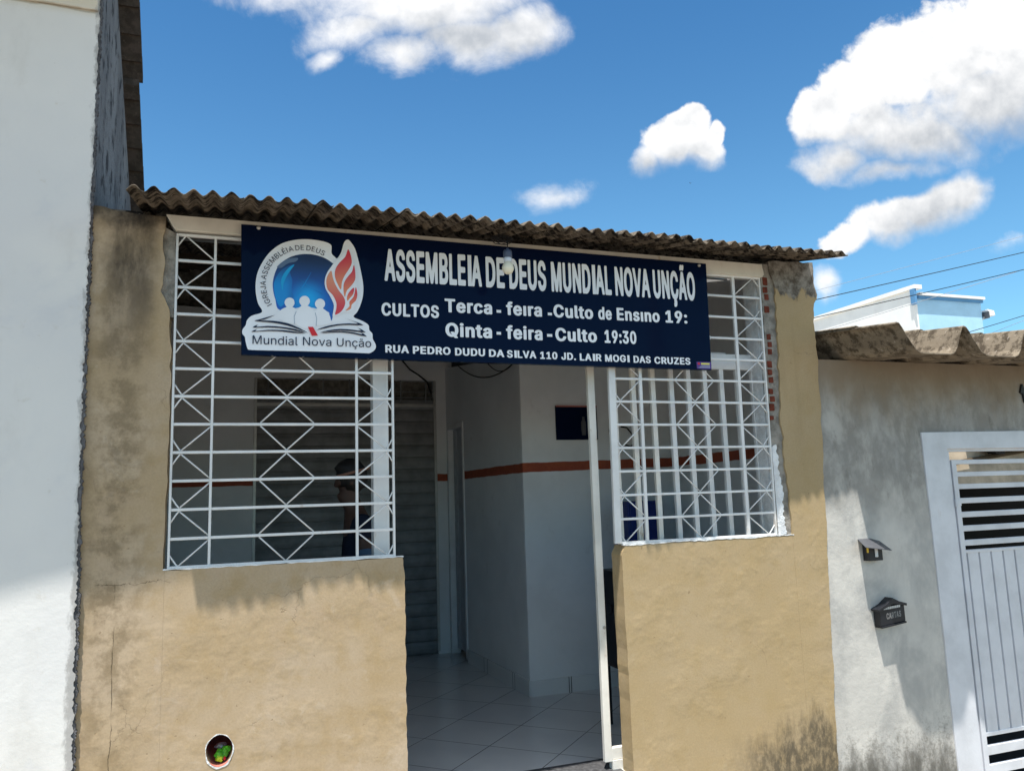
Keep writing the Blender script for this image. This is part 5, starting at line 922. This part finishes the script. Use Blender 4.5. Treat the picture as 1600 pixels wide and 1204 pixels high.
for A, B in zip(g_, g_[1:]): pn.bm.faces.new((A[0], A[1], B[1], B[0]))
pn.build('ribbed_panel', 'gatepaint', MG)
MB().box(5.196, 6.45, .030, .07, 1.128, 1.150).build('panel_rail', 'gatepaint', MG, bev=.003)
MB().box(5.196, 6.45, .030, .07, -.172, -.145).build('panel_rail', 'gatepaint', MG, bev=.003)
hg = MB(); hg.lathe([(0, 1.472), (.013, 1.472), (.013, 1.528), (0, 1.528)], (5.146, .022, 0), 'Z', 12); hg.box(5.138, 5.196, .020, .0255, 1.478, 1.522); hg.build('hinge', 'gatepaint', MG)
# yard house behind the gate
YH = thing('yard_house', 'cream walled house in the yard, glimpsed through the gate slats', 'building', (8, 4, -.9))
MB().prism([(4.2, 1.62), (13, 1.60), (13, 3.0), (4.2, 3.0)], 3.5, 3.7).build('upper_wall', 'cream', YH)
MB().box(4.2, 13, 5.5, 5.6, -1.1, 1.62).build('dark_wall', 'dark', YH)  # near-black walls and ceiling put the opening's shade into their colour
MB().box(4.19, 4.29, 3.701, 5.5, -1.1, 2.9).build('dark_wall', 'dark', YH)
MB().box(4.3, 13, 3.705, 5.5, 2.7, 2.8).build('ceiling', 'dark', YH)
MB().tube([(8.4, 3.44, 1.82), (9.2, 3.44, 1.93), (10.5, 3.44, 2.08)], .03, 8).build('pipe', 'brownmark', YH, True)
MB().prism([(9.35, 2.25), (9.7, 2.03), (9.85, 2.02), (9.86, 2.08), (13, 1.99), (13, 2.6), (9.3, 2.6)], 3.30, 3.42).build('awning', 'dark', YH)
YD = MB(); YD.box(4.1, 13, .16, 3.4, -1.3, -.74); yd = structure(YD.build('yard_shade_slab', 'dark'))  # near-black slab laid over the sunlit yard, its colour standing in for shade

# doorbell box
OFF = -.04
IC = thing('doorbell_box', 'small black doorbell box under a bent grey metal hood on the grey wall', 'doorbell', (4.30, .01, 1.12))
MB().box(4.255, 4.375, -.045, .0135, 1.118, 1.235).build('case', 'black', IC, bev=.003)
MB().box(4.304, 4.330, -.052, -.0455, 1.143, 1.205).build('panel', 'jambwhite', IC, bev=.003)
MB().box(4.2505, 4.2545, -.044, -.030, 1.175, 1.225).build('brass_edge', 'brass', IC)
hd = MB()
hd.hexa([(4.185, -.095, 1.215), (4.300, -.135, 1.198), (4.335, .0135, 1.262), (4.222, .0135, 1.262), (4.183, -.095, 1.219), (4.300, -.135, 1.203), (4.335, .0135, 1.268), (4.220, .0135, 1.268)])
hd.hexa([(4.3005, -.135, 1.198), (4.398, -.105, 1.185), (4.415, .0135, 1.24), (4.3355, .0135, 1.262), (4.3005, -.135, 1.203), (4.400, -.105, 1.190), (4.417, .0135, 1.246), (4.3355, .0135, 1.268)])
hd.build('hood', 'slatemetal', IC)
# letter box
LX = thing('letter_box', 'black gabled letter box lettered CARTAS on the grey wall', 'letter box', (4.41, .01, .66))
MB().prism([(4.290, .665), (4.530, .690), (4.528, .805), (4.286, .790)], -.048, .0135).build('case', 'black', LX, bev=.004)
MB().prism([(4.265, .788), (4.345, .822), (4.40, .858), (4.412, .868), (4.424, .862), (4.475, .838), (4.548, .818), (4.545, .800), (4.415, .822), (4.27, .772)], -.058, .0135).build('roof', 'black', LX, bev=.003)
MB().prism([(4.292, .650), (4.53, .675), (4.53, .688), (4.292, .664)], -.055, .0135).build('base_rim', 'black', LX, bev=.002)
lf = MB()
for k in range(9): lf.prism([(4.324 + k * .0178, .784 + k * .0012), (4.338 + k * .0178, .785 + k * .0012), (4.342 + k * .0178, .802 + k * .0012), (4.328 + k * .0178, .801 + k * .0012)], -.0535, -.0485)
lf.build('slot_flap', 'paleslot', LX)
Lw = []
# CARTAS in the same heavy letters
Lw = word_loops('CARTAS', 'h', 4.345, 4.487, .712, .045)
sh = [[[(p[0], p[1] + (p[0] - 4.345) * .09) for p in lp] for lp in g] for g in Lw]
flat('lettering', sh, -.0502, 'greyletter', LX)
for o_ in (IC, LX): o_.location.x += OFF; o_.location.z += .012
LX.scale = (.92, 1, .92); LX.location.z += .01
# house number
num = MB().prism([(5.926, 2.345), (5.952, 2.412), (5.962, 2.412), (5.992, 2.262), (5.962, 2.262), (5.950, 2.345), (5.944, 2.33)], -.004, .0135).build('house_number', 'black', None, bev=.002)
seat_origin(num, (5.96, 0, 2.262)); tag(num, 'black numeral 1 on the grey wall above the gateway', 'house number')

# ================================================================== far things
FH = thing('far_house', 'white and pale blue house with parapet standing beyond the grey wall', 'building', (21.5, 18, -1))
MB().box(20.41, 20.6, 14.2, 30, -1, 7.80).build('side_wall', 'farwhite', FH)
MB().box(20.34, 20.65, 14.0, 30, 7.80, 7.93).build('coping', 'farwhite', FH)
MB().box(20.33, 20.42, 14.02, 14.19, 7.3, 7.8).build('corner_cap', 'farband', FH)
MB().box(20.6, 23.35, 14.2, 14.4, -1, 7.52).build('front_wall', 'farblue', FH)
MB().box(20.6, 23.40, 14.05, 14.4, 7.62, 7.70).build('coping', 'farwhite', FH)
MB().box(20.6, 23.38, 14.12, 14.4, 7.52, 7.62).build('band', 'farband', FH)
MB().box(20.62, 23.3, 14.41, 29.9, 7.3, 7.4).build('roof', 'canopy', FH)
FL = thing('flood_light', 'small white flood light on a bracket at the end of the far blue wall', 'lamp', (23.4, 14.2, 7.0))
MB().hexa([(23.50, 14.05, 7.06), (23.78, 14.05, 7.10), (23.78, 14.3, 7.10), (23.50, 14.3, 7.06), (23.46, 14.05, 7.30), (23.74, 14.05, 7.26), (23.74, 14.3, 7.26), (23.46, 14.3, 7.30)]).build('lamp_head', 'farwhite', FL, bev=.02)
MB().box(23.44, 23.50, 14.04, 14.31, 7.0, 7.22).build('lens', 'slatemetal', FL)
MB().tube([(23.36, 14.25, 6.95), (23.48, 14.2, 7.08)], .03, 6).build('bracket', 'zinc', FL)
def cable(p0, p1, r, mat, d, label):
    a, b = Vector(p0), Vector(p1); e = (b - a); a2 = a - e * .5; b2 = b + e * .6
    o = MB().tube(sag(a2, b2, d, 28), r, 6).build('power_cable', mat, None, True); seat_origin(o, a2); tag(o, label, 'cable', 'cables across the sky on the right')
cable((11.106, 8, 5.417), (17.16, 8, 6.874), .0085, 'cable', .02, 'black cable passing highest just above the far white house corner')
cable((11.182, 8.1, 5.091), (17.091, 8.1, 6.474), .008, 'cable', .03, 'black cable crossing in front of the far white wall, thickest of those there')
cable((11.394, 8.2, 4.837), (17.091, 8.2, 6.47), .0055, 'cable_grey', .03, 'thin grey cable crossing lowest over the far white wall')
cable((11.83, 8.3, 5.822), (17.232, 8.3, 7.293), .004, 'cable_grey', .02, 'faint pale cable highest of all in the sky above the far house')
cable((15.197, 8.4, 4.901), (16.896, 8.4, 5.34), .0075, 'cable', .01, 'black cable low on the right just above the canopy crests')
cable((15.433, 8.5, 4.725), (16.867, 8.5, 5.176), .005, 'cable_grey', .01, 'thin cable lowest on the right, touching the canopy crests')
bd_ = MB(); bd_.sheet(lambda i, j: Vector((23.04 + (-.05, -.02, .02, .05)[i], 30 + .03 * j, 18.0 + (.03, 0, 0, .025)[i])), 4, 2, .012)
br_ = bd_.build('bird', 'black', None); seat_origin(br_, (23.04, 30, 18.0)); tag(br_, 'tiny dark bird in the sky below the small middle cloud', 'bird')
up_ = MB().tube([(10.9, -14, -1.4), (10.9, -14, 3), (10.9, -14, 9)], [.16, .14, .11], 14).build('utility_pole', 'mortar', None, True)
seat_origin(up_, (10.9, -14, -1.4)); tag(up_, 'tall grey utility pole across the street behind the viewer', 'utility pole')
